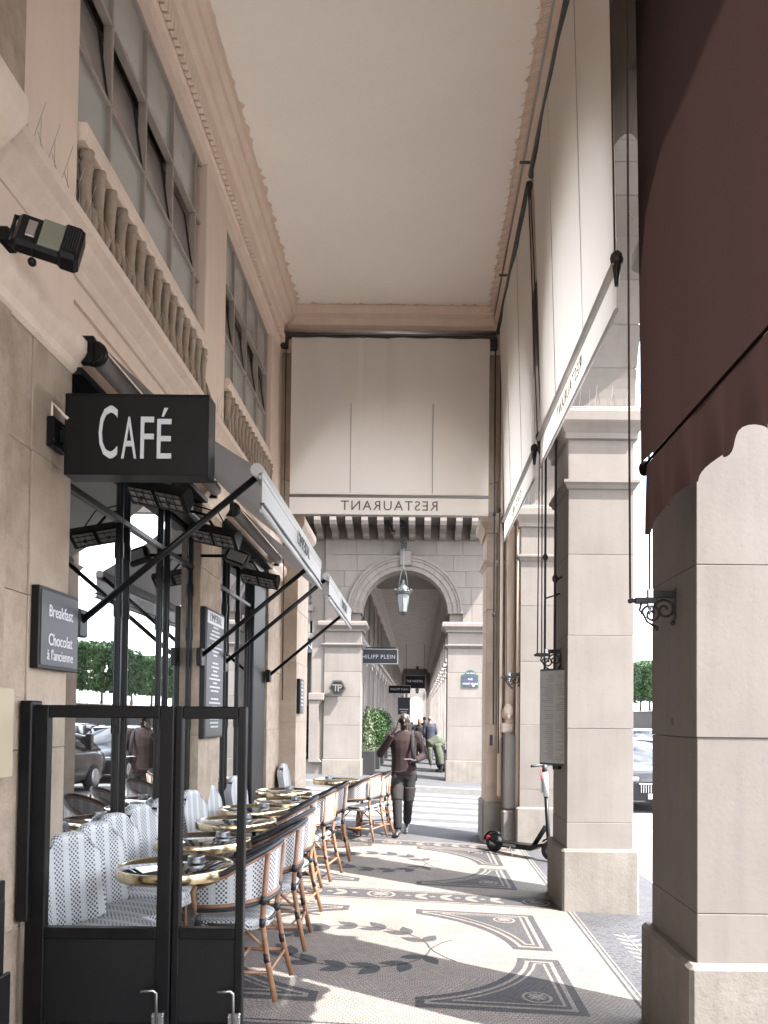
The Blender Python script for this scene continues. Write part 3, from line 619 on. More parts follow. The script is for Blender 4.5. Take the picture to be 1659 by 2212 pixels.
# arches over the bays on the street side: voussoirs round a semicircular opening, spandrel wall behind
def arch_wall(parent, axis, a0, a1, d0, d1, zs, ztop, nv=11, rw=0.34, m='stone', proud=0.03, lo=None, hi=None):
    """opening between a0..a1 along axis-plane coordinate, depth d0..d1; lo/hi extend the wall"""
    lo = a0 if lo is None else lo; hi = a1 if hi is None else hi
    c = (a0+a1)/2; r = (a1-a0)/2
    pts = arc(c, zs, r, math.pi, 0, 40)
    poly = [(lo, zs), (lo, ztop), (hi, ztop), (hi, zs)] + pts[::-1]
    if lo == a0: poly = poly[1:] if False else poly
    k = MB(); ax = 'X' if axis == 'Y' else 'Y'
    rr = r+0.004
    pl = [(lo, zs), (lo, ztop), (c, ztop), (c, zs+rr)] + arc(c, zs, rr, math.pi/2, math.pi, 20)[1:]
    pr = [(c, ztop), (hi, ztop), (hi, zs), (c+rr, zs)] + arc(c, zs, rr, 0, math.pi/2, 20)[1:]
    k.prism(pl, ax, d0+0.02, d1-0.02); k.prism(pr, ax, d0+0.02, d1-0.02); A = piece('arch', k, m, parent)
    for i in range(nv):
        q0 = math.pi-math.pi*i/nv-0.004; q1 = math.pi-math.pi*(i+1)/nv+0.004
        v = arc(c, zs, r, q0, q1, 4)+arc(c, zs, r+rw, q1, q0, 4)
        t = MB(); t.prism(v, ax, d0-proud*0.4, d1+proud*0.4); piece('voussoir', t, m, A)
    return A
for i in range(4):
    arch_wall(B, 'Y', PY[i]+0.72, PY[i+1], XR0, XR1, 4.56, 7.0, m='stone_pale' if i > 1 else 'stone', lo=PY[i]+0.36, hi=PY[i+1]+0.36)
# end wall across the arcade with its own arch
EP0, EP1, EPL = 0.945, 1.365, -1.74
Pe = stack(B, EP0, EP1, YEND, YEND+0.68, COURSES, 'stone', seed=9)
t = MB(); t.box(EP0-0.045, EP1, YEND-0.05, YEND+0.72, -0.3, 0.52, 0.02); piece('plinth', t, 'plinth_stone', Pe)
moulding_ring('impost', IMPOST, EP0, EP1-0.1, YEND, YEND+0.68, 'stone', Pe); moulding_ring('necking', NECK, EP0, EP1-0.05, YEND, YEND+0.68, 'stone', Pe)
Pl = stack(B, XL-0.05, EPL, YEND+0.25, YEND+1.3, COURSES, 'stone', seed=10)
moulding_ring('impost', IMPOST, XL, EPL, YEND+0.25, YEND+1.3, 'stone', Pl); moulding_ring('necking', NECK, XL, EPL, YEND+0.25, YEND+1.3, 'stone', Pl)
arch_wall(B, 'X', EPL, EP0, YEND+0.02, YEND+0.66, 4.56, 7.0, m='stone', lo=XL, hi=XR1-0.4)
t = MB(); t.box(1.20, 1.33, YEND-0.10, YEND-0.02, 0.95, 6.9, 0.02); t.box(1.1, 1.16, YEND-0.08, YEND-0.02, 0.6, 6.9, 0.02); piece('pilaster_strip', t, 'stone_carved', Pe)
t = MB(); t.lathe([(0.0, 0), (0.05, 0.02), (0.085, 0.06), (0.10, 0.10)], (1.24, YEND-0.16, 1.75), 14, 'Y'); t.ball((1.24, YEND-0.15, 1.78), 0.075, 0.05, 0.10, 10); t.ball((1.24, YEND-0.19, 1.71), 0.03, 0.03, 0.05, 8); t.box(1.15, 1.33, YEND-0.14, YEND-0.02, 1.48, 1.62, 0.02); piece('carved_boss', t, 'stone_carved', Pe)
t = MB(); t.box(1.17, 1.36, YEND-0.26, YEND-0.005, 0.45, 1.46, 0.015); t.box(1.15, 1.37, YEND-0.30, YEND-0.005, -0.2, 0.44, 0.02); piece('stone_block', t, 'stone_pale', Pe)
t = MB(); t.box(1.0, 1.04, YEND-0.01, YEND+0.01, 1.30, 1.45); piece('socket', t, 'iron', Pe)
t = MB(); t.tube([(1.36, YEND-0.25, 0.2), (1.36, YEND-0.25, 4.6)], 0.035, 10); piece('downpipe', t, 'stone_carved', Pe)
# ------------------------------------------------ left wall
WIN = [(4.29, 6.90), (7.60, 10.02)]
LP = [(-8.0, 4.29), (6.90, 7.60), (10.02, 12.04)]
for i, (a, b) in enumerate(LP):
    if i == 0:
        Pp = stack(B, -2.6, XL, 3.86, b, [-0.2, 0.62, 1.5, 2.28, 3.02, 3.60], 'stone', seed=20)
        stack(B, -2.6, XL-0.006, 3.62, 3.855, [-0.2, 0.62, 1.5, 2.28, 3.02, 3.60], 'stone_rough', seed=21)
        k = MB(); k.box(-2.6, XL+0.02, -8, 3.61, -0.2, 3.6, 0.01); piece('pier', k, 'stone_rough')
    else:
        Pp = stack(B, -2.6, XL, a, b, [-0.2, 0.62, 1.5, 2.28, 3.02, 3.60], 'stone_rough', seed=22+i)
    ya = max(a, 3.0)
    k = MB(); k.prism([(-2.6, 3.60), (XL, 3.60), (XL+0.02, 3.62), (XL+0.03, 3.66), (XL+0.06, 3.70), (XL+0.075, 3.73), (XL+0.075, 3.79), (XL+0.05, 3.81), (-2.6, 3.82)], 'Y', a-(0.05 if i else 0), b+0.05); piece('pier_cap', k, 'stone_carved', Pp)
    k = MB(); k.box(-2.6, XL, a, b, 3.82, 4.22, 0.006); piece('wall_panel', k, 'wall_plaster')
    k = MB(); k.box(-2.6, XL, a, b, 4.39, 6.74, 0.01); piece('wall_panel', k, 'wall_plaster')
k = MB(); k.box(-2.6, XL+0.06, -8, 3.60, 4.45, 7.0, 0.01); piece('pilaster', k, 'stone_rough')
k = MB(); k.prism([(-2.3, 4.12), (XL+0.06, 4.12), (XL+0.08, 4.2), (XL+0.15, 4.26), (XL+0.20, 4.32), (XL+0.21, 4.41), (XL+0.19, 4.43), (-2.3, 4.46)], 'Y', -8, 3.36); piece('ledge_return', k, 'stone_carved')
# fascia below the ledge, ledge with mouldings
for (a, b) in WIN:
    k = MB(); k.box(-2.5, XL-0.01, a, b, 3.62, 3.98); k.box(-2.5, XL-0.035, a, b, 3.98, 4.04); k.box(-2.5, XL-0.01, a, b, 4.04, 4.22); piece('fascia', k, 'wall_plaster')
k = MB(); k.prism([(-2.4, 4.16), (XL+0.012, 4.16), (XL+0.03, 4.185), (XL+0.03, 4.21), (XL+0.07, 4.24), (XL+0.10, 4.265), (XL+0.10, 4.30), (XL+0.15, 4.325), (XL+0.155, 4.37), (XL+0.13, 4.385), (-2.4, 4.40)], 'Y', 3.365, YEND+0.3); LEDGE = piece('ledge', k, 'stone_carved')
for a, b in ((3.6, 4.27), (6.92, 7.58), (10.05, 10.65)):
    spikes(LEDGE, ((XL+0.09, a, 4.39), (XL+0.09, b, 4.39)), l=0.22, sp=0.07)
# upper windows with balustrades
bal = MB(); bal.lathe([(0.045, 0), (0.045, 0.04), (0.028, 0.05), (0.030, 0.07), (0.052, 0.12), (0.060, 0.17), (0.054, 0.22), (0.040, 0.27), (0.036, 0.30), (0.040, 0.31), (0.034, 0.33), (0.042, 0.46), (0.046, 0.49), (0.050, 0.50), (0.050, 0.515), (0.036, 0.525), (0.036, 0.545), (0.050, 0.555), (0.050, 0.60)], n=10)
for q in range(6):
    an = math.pi/3*q; bal.tube([(0.052*math.cos(an), 0.052*math.sin(an), 0.06), (0.072*math.cos(an), 0.072*math.sin(an), 0.16), (0.044*math.cos(an), 0.044*math.sin(an), 0.28)], [0.014, 0.024, 0.004], 5)
balme = bal.mesh('baluster', 'stone')
for wi, (a, b) in enumerate(WIN):
    GX = -2.06
    k = MB(); k.box(-2.45, -2.40, a-0.05, b+0.05, 4.38, 5.12); BAL = piece('balustrade', k, 'interior')  # dark backing panel: shade between the balusters put into its colour
    n = 15
    for i in range(n):
        inst(balme, 'baluster', BAL, Vector((XL+0.005, a+0.10+i*(b-a-0.2)/(n-1), 4.39))-world_loc(BAL), 0.0, (0.9, 0.70, 0.95))
    k = MB(); k.prism([(-2.12, 4.955), (XL+0.035, 4.955), (XL+0.04, 4.985), (XL+0.055, 5.0), (XL+0.055, 5.045), (XL+0.045, 5.06), (-2.12, 5.07)], 'Y', a+0.005, b-0.005); piece('rail', k, 'stone_carved', BAL)
    k = MB()
    f_ = 0.014; ym = [a+0.0, a+0.60, a+1.22, a+1.83, a+2.45] if wi == 0 else [a, a+0.60, a+1.2, a+1.8, a+2.38]
    zt = [5.08, 5.63, 6.17, 6.71]; f_ = 0.014
    for y in ym: k.box(GX-0.03, GX+0.03, y-f_, y+f_, 5.12, 6.72, 0.004)
    for z in zt: k.box(GX-0.03, GX+0.028, a, b, z-f_, z+f_, 0.004)
    W = piece('window', k, 'window_frame')
    for ci in range(len(ym)-1):
        for ri in range(3):
            p = MB(); y0_, y1_, z0_, z1_ = ym[ci]+f_, ym[ci+1]-f_, zt[ri]+f_, zt[ri+1]-f_
            if ri == 1:   # middle lights tilt inwards at the top
                dx = -0.07; p.add([(GX+0.005, y0_, z0_), (GX+0.005, y1_, z0_), (GX+dx, y1_, z1_-0.02), (GX+dx, y0_, z1_-0.02)], [(0, 1, 2, 3)])
                e = MB(); e.tube([(GX+0.008, y1_, z0_), (GX+dx+0.003, y1_, z1_-0.02), (GX+dx+0.003, y0_, z1_-0.02), (GX+0.008, y0_, z0_)], 0.010, 4, sm=False)
                piece('sash', e, 'trouser_brown', W)
            else: p.add([(GX, y0_, z0_), (GX, y1_, z0_), (GX, y1_, z1_), (GX, y0_, z1_)], [(0, 1, 2, 3)])
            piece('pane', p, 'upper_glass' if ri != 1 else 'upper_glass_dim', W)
    k = MB(); k.box(-5.0, -2.62, a-0.3, b+0.3, 4.6, 4.62); k.box(-2.64, -2.60, a-0.3, b+0.3, 4.6, 6.9); piece('blind', k, 'wall_plaster', W)
# cafe interior shell
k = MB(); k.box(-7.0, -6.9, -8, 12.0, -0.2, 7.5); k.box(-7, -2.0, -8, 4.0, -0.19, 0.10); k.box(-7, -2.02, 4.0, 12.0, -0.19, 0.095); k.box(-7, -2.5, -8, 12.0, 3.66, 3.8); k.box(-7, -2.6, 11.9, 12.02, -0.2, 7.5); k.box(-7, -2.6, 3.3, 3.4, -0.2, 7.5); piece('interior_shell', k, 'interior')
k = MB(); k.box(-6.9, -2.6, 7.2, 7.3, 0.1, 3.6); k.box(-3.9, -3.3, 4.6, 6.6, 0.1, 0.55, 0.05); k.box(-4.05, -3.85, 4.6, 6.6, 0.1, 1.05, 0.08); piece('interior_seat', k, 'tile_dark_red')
# wall of the end: short return beyond the cafe, facing the side street
k = MB(); k.box(-7, -2.0, 12.0, 12.06, -0.3, 7.6); piece('side_wall', k, 'stone_rough')
# ------------------------------------------------ cafe shopfront
for wi, (a, b) in enumerate(WIN):
    SX = -2.06
    k = MB(); k.box(SX-0.05, SX+0.04, a, b, 3.38, 3.62, 0.01)
    SF = piece('shopfront', k, 'black_metal')
    k = MB(); k.box(SX-0.05, SX+0.05, a, b, 0.05, 0.32, 0.01); piece('sill_panel', k, 'black_metal', SF)
    k = MB(); k.box(SX-0.02, SX+0.024, a, b, 2.99, 3.03, 0.004); piece('transom', k, 'black_metal', SF)
    ys = [a+0.03, a+0.95, a+1.08, a+1.78, a+1.95, b-0.03] if wi == 0 else [a+0.03, a+0.5, a+0.62, a+1.1, a+1.7, b-0.03]
    for y in ys:
        p = MB(); p.box(SX-0.02, SX+0.018, y-0.017, y+0.017, 0.3, 3.4, 0.005); p.box(SX+0.018, SX+0.024, y-0.007, y+0.007, 0.3, 3.4); piece('mullion', p, 'black_metal', SF)
        for z in (0.7, 1.55, 2.35, 2.75):
            h = MB(); h.box(SX+0.024, SX+0.030, y-0.012, y+0.012, z, z+0.11, 0.003); piece('hinge', h, 'black_metal', SF)
    for y0_, y1_ in zip(ys[:-1], ys[1:]):
        if wi == 1 and y0_ > b-0.9:
            p = MB(); p.box(SX-0.02, SX+0.06, y0_, y1_, 0.1, 3.36, 0.01); piece('door_panel', p, 'black_panel', SF); continue
        p = MB(); p.add([(SX, y0_, 0.3), (SX, y1_, 0.3), (SX, y1_, 3.38), (SX, y0_, 3.38)], [(0, 1, 2, 3)]); piece('pane', p, 'shop_glass', SF)
    # soffit behind the awning
    k = MB(); k.box(SX-0.2, XL+0.05, a, b, 3.60, 3.64); k.box(SX+0.02, XL+0.07, a, b, 3.34, 3.40, 0.02); piece('awning_housing', k, 'black_panel', SF)
k = MB(); k.box(-2.3, XL-0.02, 7.62, 7.66, 0.1, 3.5); piece('jamb', k, 'stone', B)
# ================================================================== the block across the side street
YF = 20.9; FC, FS, FR = -0.386, 4.52, 1.18
D = thing('arcade_building', 'sunlit stone arcade block across the side street with a tall round arch', 'building', (0, YF, 0))
def fpiece(name, mb, m, parent=None): return mb.build(name, m, parent or D)
FCOURSE = [0.53, 1.45, 2.22, 2.91, 3.58, 4.05]
def fpier(x0, x1, seed):
    k = MB(); k.box(x0+0.02, x1-0.02, YF+0.02, YF+0.7, -0.3, 4.3); P = fpiece('pier', k, 'mortar')
    rn = random.Random(seed)
    for a, b in zip(FCOURSE[:-1], FCOURSE[1:]):
        t = MB(); t.box(x0, x1, YF+rn.uniform(-.004, .004), YF+0.68, a+0.0035, b-0.0035, 0.006); fpiece('stone_block', t, 'stone_pale', P)
    t = MB(); t.box(x0-0.03, x1+0.03, YF-0.04, YF+0.72, -0.3, 0.525, 0.015); fpiece('plinth', t, 'plinth_stone', P)
    for nm, pr, dz in (('impost', IMPOST, -0.255), ('necking', NECK, -0.22)):
        moulding_ring(nm, [(o*1.6, z+dz) for o, z in pr], x0, x1, YF, YF+0.68, 'stone_pale', P)
    return P
FPL = fpier(-2.57, FC-FR, 31); FPR = fpier(FC+FR, 1.98, 32)
# wall above the arch: separate blocks in courses following the curve
k = MB()
ro = FR+0.40
lw = [(-6.0, 4.29), (-6.0, 7.0), (FC, 7.0), (FC, FS+FR+0.05), ] + arc(FC, FS, FR+0.05, math.pi/2, math.pi, 20)[1:] + [(FC-FR-0.05, 4.29)]
rw_ = [(FC, 7.0), (1.98, 7.0), (1.98, 4.29), (FC+FR+0.05, 4.29)] + arc(FC, FS, FR+0.05, 0, math.pi/2, 20)
k.prism(lw, 'Y', YF+0.05, YF+0.6); k.prism(rw_[:-1] + [(FC, FS+FR+0.05)], 'Y', YF+0.05, YF+0.6); FW = fpiece('wall', k, 'mortar')
rows = [4.295, 4.78, 5.24, 5.68, 6.12, 6.56, 7.0]
for ri, (za, zb) in enumerate(zip(rows[:-1], rows[1:])):
    za, zb = za+0.0035, zb-0.0035
    for sx in (-1, 1):
        lim = 1.98-FC if sx > 0 else 2.57+FC
        def ax(z): 
            h = z-FS
            return math.sqrt(max(ro*ro-h*h, 0)) if h > 0 else ro
        inner = [(ax(za+(zb-za)*i/6), za+(zb-za)*i/6) for i in range(7)]
        start = max(p[0] for p in inner)
        if za > FS+ro: inner = [(0.004, za), (0.004, zb)]; start = 0.0
        w_ = [0.62, 0.85, 0.7, 0.95][(ri*2+(sx > 0)) % 4]
        j = max(start+0.25, w_+ (0.35 if ri % 2 else 0)); joints = [j]
        while joints[-1] < lim-0.35: joints.append(joints[-1]+0.72)
        joints[-1] = lim
        left = inner
        for jn in joints:
            poly = [(jn-0.004, zb), (jn-0.004, za)] + left if left is not inner else [(jn-0.004, zb), (jn-0.004, za)] + inner
            poly = [(FC+sx*a, b) for a, b in poly]
            t = MB(); t.prism(poly, 'Y', YF+random.uniform(-.003, .003), YF+0.3); fpiece('stone_block', t, 'stone_pale', FW)
            left = [(jn+0.004, za), (jn+0.004, zb)]
for i in range(13):
    q0 = math.pi-math.pi*i/13-0.0015; q1 = math.pi-math.pi*(i+1)/13+0.0015; t = MB()
    for r0, r1, y in ((FR, FR+0.13, YF-0.01), (FR+0.13, FR+0.27, YF-0.035), (FR+0.27, FR+0.34, YF-0.06), (FR+0.34, FR+0.40, YF-0.085)):
        t.prism(arc(FC, FS, r0, q0, q1, 3)+arc(FC, FS, r1, q1, q0, 3), 'Y', y, YF+0.62)
    fpiece('voussoir', t, 'stone_pale', FW)
t = MB(); t.box(FC-0.16, FC+0.16, YF-0.10, YF+0.2, FS+FR+0.12, FS+FR+0.52, 0.02); fpiece('keystone', t, 'stone_pale', FW)
# balcony on modillions
k = MB(); k.box(-9, 2.9, YF-0.92, YF+0.6, 7.0, 7.22, 0.02); k.box(-9, 2.86, YF-0.87, YF, 6.94, 7.0, 0.01); BALC = fpiece('balcony', k, 'stone_pale')
mm_ = MB(); mm_.prism([(0, -0.42), (-0.16, -0.42), (-0.27, -0.38), (-0.31, -0.30), (-0.48, -0.27), (-0.74, -0.26), (-0.86, -0.20), (-0.895, -0.10), (-0.895, 0), (0, 0)], 'X', -0.085, 0.085); mme = mm_.mesh('modillion', 'stone_pale')
for i in range(20): inst(mme, 'modillion', BALC, Vector((2.28-i*0.415, YF-0.0, 6.94))-world_loc(BALC))
k = MB(); k.box(-9, 1.98, YF+0.3, YF+12, 7.2, 22); fpiece('upper_storeys', k, 'stone_pale')
k = MB(); k.box(-6.0, 2.3, YF+10, 92, 7.56, 22); fpiece('upper_storeys', k, 'far_stone')
# corner shop to the left of the arch
k = MB(); k.box(-9, -3.45, YF+0.1, YF+0.5, -0.3, 6.9, 0.01); k.box(-3.45, -2.57, YF+0.1, YF+0.5, 4.7, 6.9, 0.01); k.box(-3.45, -2.57, YF+0.02, YF+0.5, -0.3, 0.48, 0.02); k.box(-2.92, -2.57, YF+0.05, YF+0.4, 0.48, 4.3, 0.01); SH = fpiece('shopfront', k, 'stone_pale')
t = MB(); t.prism([(-2.95, 2.30), (-2.60, 2.30), (-2.60, 2.12), (-2.66, 2.05), (-2.70, 1.95), (-2.70, 0.55), (-2.60, 0.45), (-2.95, 0.45)], 'Y', YF-0.12, YF+0.06); t.box(-2.97, -2.55, YF-0.16, YF+0.06, 2.12, 2.32, 0.02); fpiece('pedestal', t, 'stone_pale', SH)
t = MB(); t.box(-3.45, -2.9, YF+0.06, YF+0.2, 3.42, 3.78, 0.01); FA = fpiece('fascia', t, 'sign_grey', SH)
text('lettering', 'EIN', 0.22, 'letter_white', FA, frame((-3.10, YF+0.055, 3.60), (1, 0, 0), (0, 0, 1)), 0.01, spacing=1.3)
t = MB(); t.box(-3.45, -2.85, YF-0.02, YF+0.3, 3.80, 3.95, 0.01); t.box(-3.42, -2.98, YF+0.0, YF+0.2, 3.95, 4.55, 0.02); t.box(-3.45, -2.9, YF-0.05, YF+0.3, 4.55, 4.70, 0.02); fpiece('panel', t, 'stone_pale', SH)
t = MB()
for i in range(6): t.box(-3.42+i*0.085, -3.40+i*0.085, YF+0.05, YF+0.08, 4.72, 5.5)
for i in range(5): t.box(-3.44, -2.93, YF+0.04, YF+0.07, 4.78+i*0.16, 4.80+i*0.16)
fpiece('window_grille', t, 'iron', SH)
t = MB(); t.add([(-3.45, YF+0.25, 0.5), (-2.92, YF+0.25, 0.5), (-2.92, YF+0.25, 3.42), (-3.45, YF+0.25, 3.42)], [(0, 1, 2, 3)]); fpiece('pane', t, 'clear_glass', SH)
t = MB(); t.box(-3.5, -2.9, YF+1.2, YF+1.3, 0.2, 3.5); t.box(-2.96, -2.92, YF+0.2, YF+1.2, 0.48, 3.45); t.box(-3.5, -2.9, YF+0.25, YF+1.3, 0.40, 0.49); fpiece('display_wall', t, 'shop_wall', SH)
t = MB(); t.box(-3.42, -3.02, YF+0.5, YF+0.9, 0.49, 1.98, 0.01); DP = fpiece('display_plinth', t, 'sign_black', SH)
text('lettering', 'IN', 0.14, 'letter_white', DP, frame((-3.17, YF+0.495, 0.62), (1, 0, 0), (0, 0, 1)), 0.01, spacing=1.4)
hb = thing('handbag', 'small red handbag on the black plinth in the corner shop window', 'handbag', (-3.2, YF+0.66, 1.98))
t = MB(); t.prism([(-0.17, 0), (0.17, 0), (0.13, 0.26), (-0.13, 0.26)], 'Y', -0.07, 0.07); t.build('bag_body', 'red_plastic', hb, world=False)
t = MB(); t.tube([(0.08*math.cos(a), 0, 0.26+0.16*math.sin(a)) for a in [math.pi*i/10 for i in range(11)]], 0.010, 6); t.build('handle', 'red_plastic', hb, world=False)
# interior of the far arcade: ceiling, cornices, piers, shopfronts
k = MB(); k.box(-1.76, 1.0, YF+0.6, 92, 7.42, 7.5); fpiece('ceiling', k, 'far_stone')
k = MB(); k.prism(prof, 'Y', YF+0.6, 92); fpiece('cornice', k, 'far_stone'); k = MB(); k.prism(profr, 'Y', YF+0.6, 92); fpiece('cornice', k, 'far_stone')
k = MB(); k.box(0, XR1-XR0, 0, 0.72, -0.3, 4.27, 0.01); k.box(-0.05, 0.65, -0.05, 0.77, -0.3, 0.5, 0.015); k.box(-0.04, 0.64, -0.04, 0.76, 3.82, 3.88); k.box(-0.09, 0.69, -0.09, 0.81, 4.36, 4.54, 0.02)
k.prism([(-1.275, 4.56)] and [(0.0, 4.5), (0.72, 4.5)] + [(0.72+1.275-1.275*math.cos(a), 4.56+1.275*math.sin(a)) for a in [math.pi/2*i/10 for i in range(11)]] + [(1.995, 7.0), (-1.275, 7.0)] + [(-1.275+1.275*math.sin(a), 4.56+1.275*math.cos(a)) for a in [math.pi/2*i/10 for i in range(11)]][:-1], 'X', 0.02, 0.58)
fpm = k.mesh('arcade_pier', 'far_stone')
k = MB(); k.box(-0.6, 0, 0, 0.85, -0.2, 6.8, 0.01); k.box(-0.6, 0.05, -0.04, 0.89, 3.6, 3.8); k.box(-0.6, 0.06, -0.05, 0.9, -0.2, 0.5); k.box(-0.6, 0.03, 0.12, 0.22, 0.5, 6.7); k.box(-0.6, 0.03, 0.62, 0.72, 0.5, 6.7)
k.box(-0.6, 0.0, 0.85, 3.27, 3.9, 4.4); k.box(-0.6, 0.12, 0, 3.27, 4.2, 4.36)
flm = k.mesh('shop_pier', 'far_stone')
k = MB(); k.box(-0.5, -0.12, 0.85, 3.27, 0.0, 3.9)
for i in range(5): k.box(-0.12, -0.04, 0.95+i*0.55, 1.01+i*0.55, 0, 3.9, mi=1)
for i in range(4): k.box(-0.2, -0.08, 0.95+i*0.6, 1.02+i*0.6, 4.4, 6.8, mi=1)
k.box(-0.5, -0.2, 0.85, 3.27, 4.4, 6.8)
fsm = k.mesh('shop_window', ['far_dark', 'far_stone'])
for i in range(21):
    y = YF+0.75+i*3.27
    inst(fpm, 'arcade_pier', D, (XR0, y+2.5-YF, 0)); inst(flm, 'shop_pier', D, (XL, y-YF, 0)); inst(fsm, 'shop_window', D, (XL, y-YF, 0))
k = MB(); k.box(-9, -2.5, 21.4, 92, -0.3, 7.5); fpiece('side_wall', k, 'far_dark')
# more arches far down the street
for n_, ya in ((1, 91.0), (2, 101.0), (3, 150.0)):
    E_ = D if n_ == 1 else thing('arcade_building', ('distant arcade block seen through the far end of the arcade' if n_ == 2 else 'farthest arcade block closing the long view through the arches'), 'building', (0, ya, 0))
    k = MB(); c_, r_ = -0.4, 1.34
    k.prism([(-9, -0.3), (-9, 9), (c_, 9), (c_, 4.45+r_)] + arc(c_, 4.45, r_, math.pi/2, math.pi, 14)[1:] + [(c_-r_, -0.3)], 'Y', ya, ya+0.8)
    k.prism([(c_, 9), (2.0, 9), (2.0, -0.3), (c_+r_, -0.3)] + arc(c_, 4.45, r_, 0, math.pi/2, 14), 'Y', ya, ya+0.8)
    k.build('end_arch', 'stone_pale', E_)
    if n_ > 1:
        k = MB(); k.box(-9, 2.0, ya+0.9, ya+40, 7.4, 24); k.build('upper_storeys', 'stone_pale', E_)
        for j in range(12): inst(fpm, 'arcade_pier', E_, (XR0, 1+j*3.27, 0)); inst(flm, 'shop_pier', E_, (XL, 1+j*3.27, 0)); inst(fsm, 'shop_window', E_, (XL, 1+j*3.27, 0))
o = thing('distant_building', 'far off pale building closing the end of the long street view', 'building', (0, 235, 0)); k = MB(); k.box(-20, 2, 235, 250, -0.3, 24); k.build('wall', 'far_stone', o); k = MB(); k.box(-20.3, 2.3, 234.7, 250, 24, 25); k.build('roof', 'far_dark', o)
# ================================================================== hanging signs, plaques, lanterns
def board(name, label, cat, x0, x1, y, z0, z1, th=0.06, m='sign_black', edge='steel', rod=True):
    o = thing(name, label, cat, ((x0+x1)/2, y, z0))
    k = MB(); k.box(x0, x1, y-th/2, y+th/2, z0, z1, 0.008); k.build('panel', m, o)
    if edge:
        e = MB(); t_ = 0.018
        for a, b, c_, d_ in ((x0, x1, z0, z0+t_), (x0, x1, z1-t_, z1), (x0, x0+t_, z0+t_, z1-t_), (x1-t_, x1, z0+t_, z1-t_)): e.box(a-0.002, b+0.002, y-th/2-0.004, y-th/2+0.01, c_, d_)
        e.build('edge_trim', edge, o)
    return o
s1 = board('hanging_sign', 'dark blue-grey shop sign lettered in silver capitals, nearest under the far arch', 'sign', -1.93, -0.62, 23.0, 3.27, 3.72, 0.12, 'board_blue')
text('lettering', 'PHILIPP PLEIN', 0.17, 'letter_white', s1, frame((-1.24, 22.93, 3.48), (1, 0, 0), (0, 0, 1)), 0.01, sx=0.92, spacing=1.15)
k = MB(); k.box(-1.97, -0.7, 22.98, 23.02, 3.74, 3.78); k.build('rod', 'iron', s1)
s2 = board('hanging_sign', 'second black shop sign with pale capitals, farther down the arcade on the left', 'sign', -1.9, -0.5, 49, 3.2, 3.72, 0.12, 'sign_black')
text('lettering', 'PHILIPP PLEIN', 0.18, 'letter_white', s2, frame((-1.2, 48.92, 3.46), (1, 0, 0), (0, 0, 1)), 0.01, sx=0.9, spacing=1.15)
s3 = board('hotel_sign', 'black hotel sign with silver lettering hung across the far arcade', 'sign', -1.05, 0.55, 60, 3.95, 4.95, 0.15, 'sign_black')
text('lettering', 'THE WESTIN', 0.26, 'letter_white', s3, frame((-0.3, 59.9, 4.5), (1, 0, 0), (0, 0, 1)), 0.01, sx=0.85)
k = MB(); k.box(-0.98, -0.95, 59.98, 60.02, 4.95, 7.42); k.box(0.45, 0.48, 59.98, 60.02, 4.95, 7.42); k.build('rod', 'iron', s3)
s4 = board('hanging_sign', 'small square dark sign below the second shop sign in the far arcade', 'sign', -1.65, -0.65, 62, 1.9, 3.3, 0.15, 'board_blue')
k = MB(); k.box(-1.5, -0.8, 61.90, 61.92, 2.3, 2.36); k.box(-1.4, -0.9, 61.90, 61.92, 2.1, 2.15); k.build('printed_line', 'letter_white', s4)
# hexagonal emblem on the left pier of the arch
he = thing('emblem_plaque', 'dark hexagonal metal emblem with a raised monogram on the left arch pier', 'emblem', (-2.187, YF, 2.2))
hx = [(-2.187+0.235*math.cos(R(60*i)), 2.45+0.235*math.sin(R(60*i))*1.05) for i in range(6)]; hx2 = [(-2.187+0.19*math.cos(R(60*i)), 2.45+0.19*math.sin(R(60*i))*1.05) for i in range(6)]
k = MB(); k.prism(hx, 'Y', YF-0.16, YF-0.12); k.prism([(-2.187+(a+2.187)*0.6, 2.45+(b-2.45)*0.6) for a, b in hx], 'Y', YF-0.12, YF+0.01); k.build('plate', 'iron', he)
k = MB(); n6 = 6
for i in range(6):
    a, b, c_, d_ = hx[i], hx[(i+1) % 6], hx2[(i+1) % 6], hx2[i]; k.prism([a, b, c_, d_], 'Y', YF-0.185, YF-0.16)
k.build('rim', 'lamp_metal', he)
text('monogram', 'TP', 0.26, 'steel', he, frame((-2.187, YF-0.175, 2.45), (1, 0, 0), (0, 0, 1)), 0.03, spacing=0.72, bold=0.004)
# street plaque on the right pier
sp_ = thing('street_plaque', 'blue and green enamel street name plaque with a round top', 'plaque', (1.41, YF, 2.5))
k = MB(); arch_top = [(1.41+0.15*math.cos(a), 2.86+0.13*math.sin(a)) for a in [math.pi*i/12 for i in range(13)]]
k.prism([(1.185, 2.515), (1.63, 2.515), (1.63, 2.86), (1.56, 2.86)]+arch_top[0:]+[(1.26, 2.86), (1.185, 2.86)], 'Y', YF-0.025, YF+0.005); k.build('green_border', 'plaque_green', sp_)
k = MB(); k.prism([(1.205, 2.535), (1.61, 2.535), (1.61, 2.84), (1.205, 2.84)], 'Y', YF-0.029, YF-0.02); k.build('blue_field', 'plaque_blue', sp_)
k = MB(); k.prism([(1.41+0.125*math.cos(a), 2.865+0.105*math.sin(a)) for a in [math.pi*i/12 for i in range(13)]], 'Y', YF-0.029, YF-0.02); k.build('blue_field', 'plaque_blue', sp_)
text('lettering', '1er Arrt', 0.065, 'letter_white', sp_, frame((1.41, YF-0.031, 2.90), (1, 0, 0), (0, 0, 1)), 0.004)
text('lettering', 'RUE', 0.07, 'letter_white', sp_, frame((1.41, YF-0.031, 2.735), (1, 0, 0), (0, 0, 1)), 0.004)
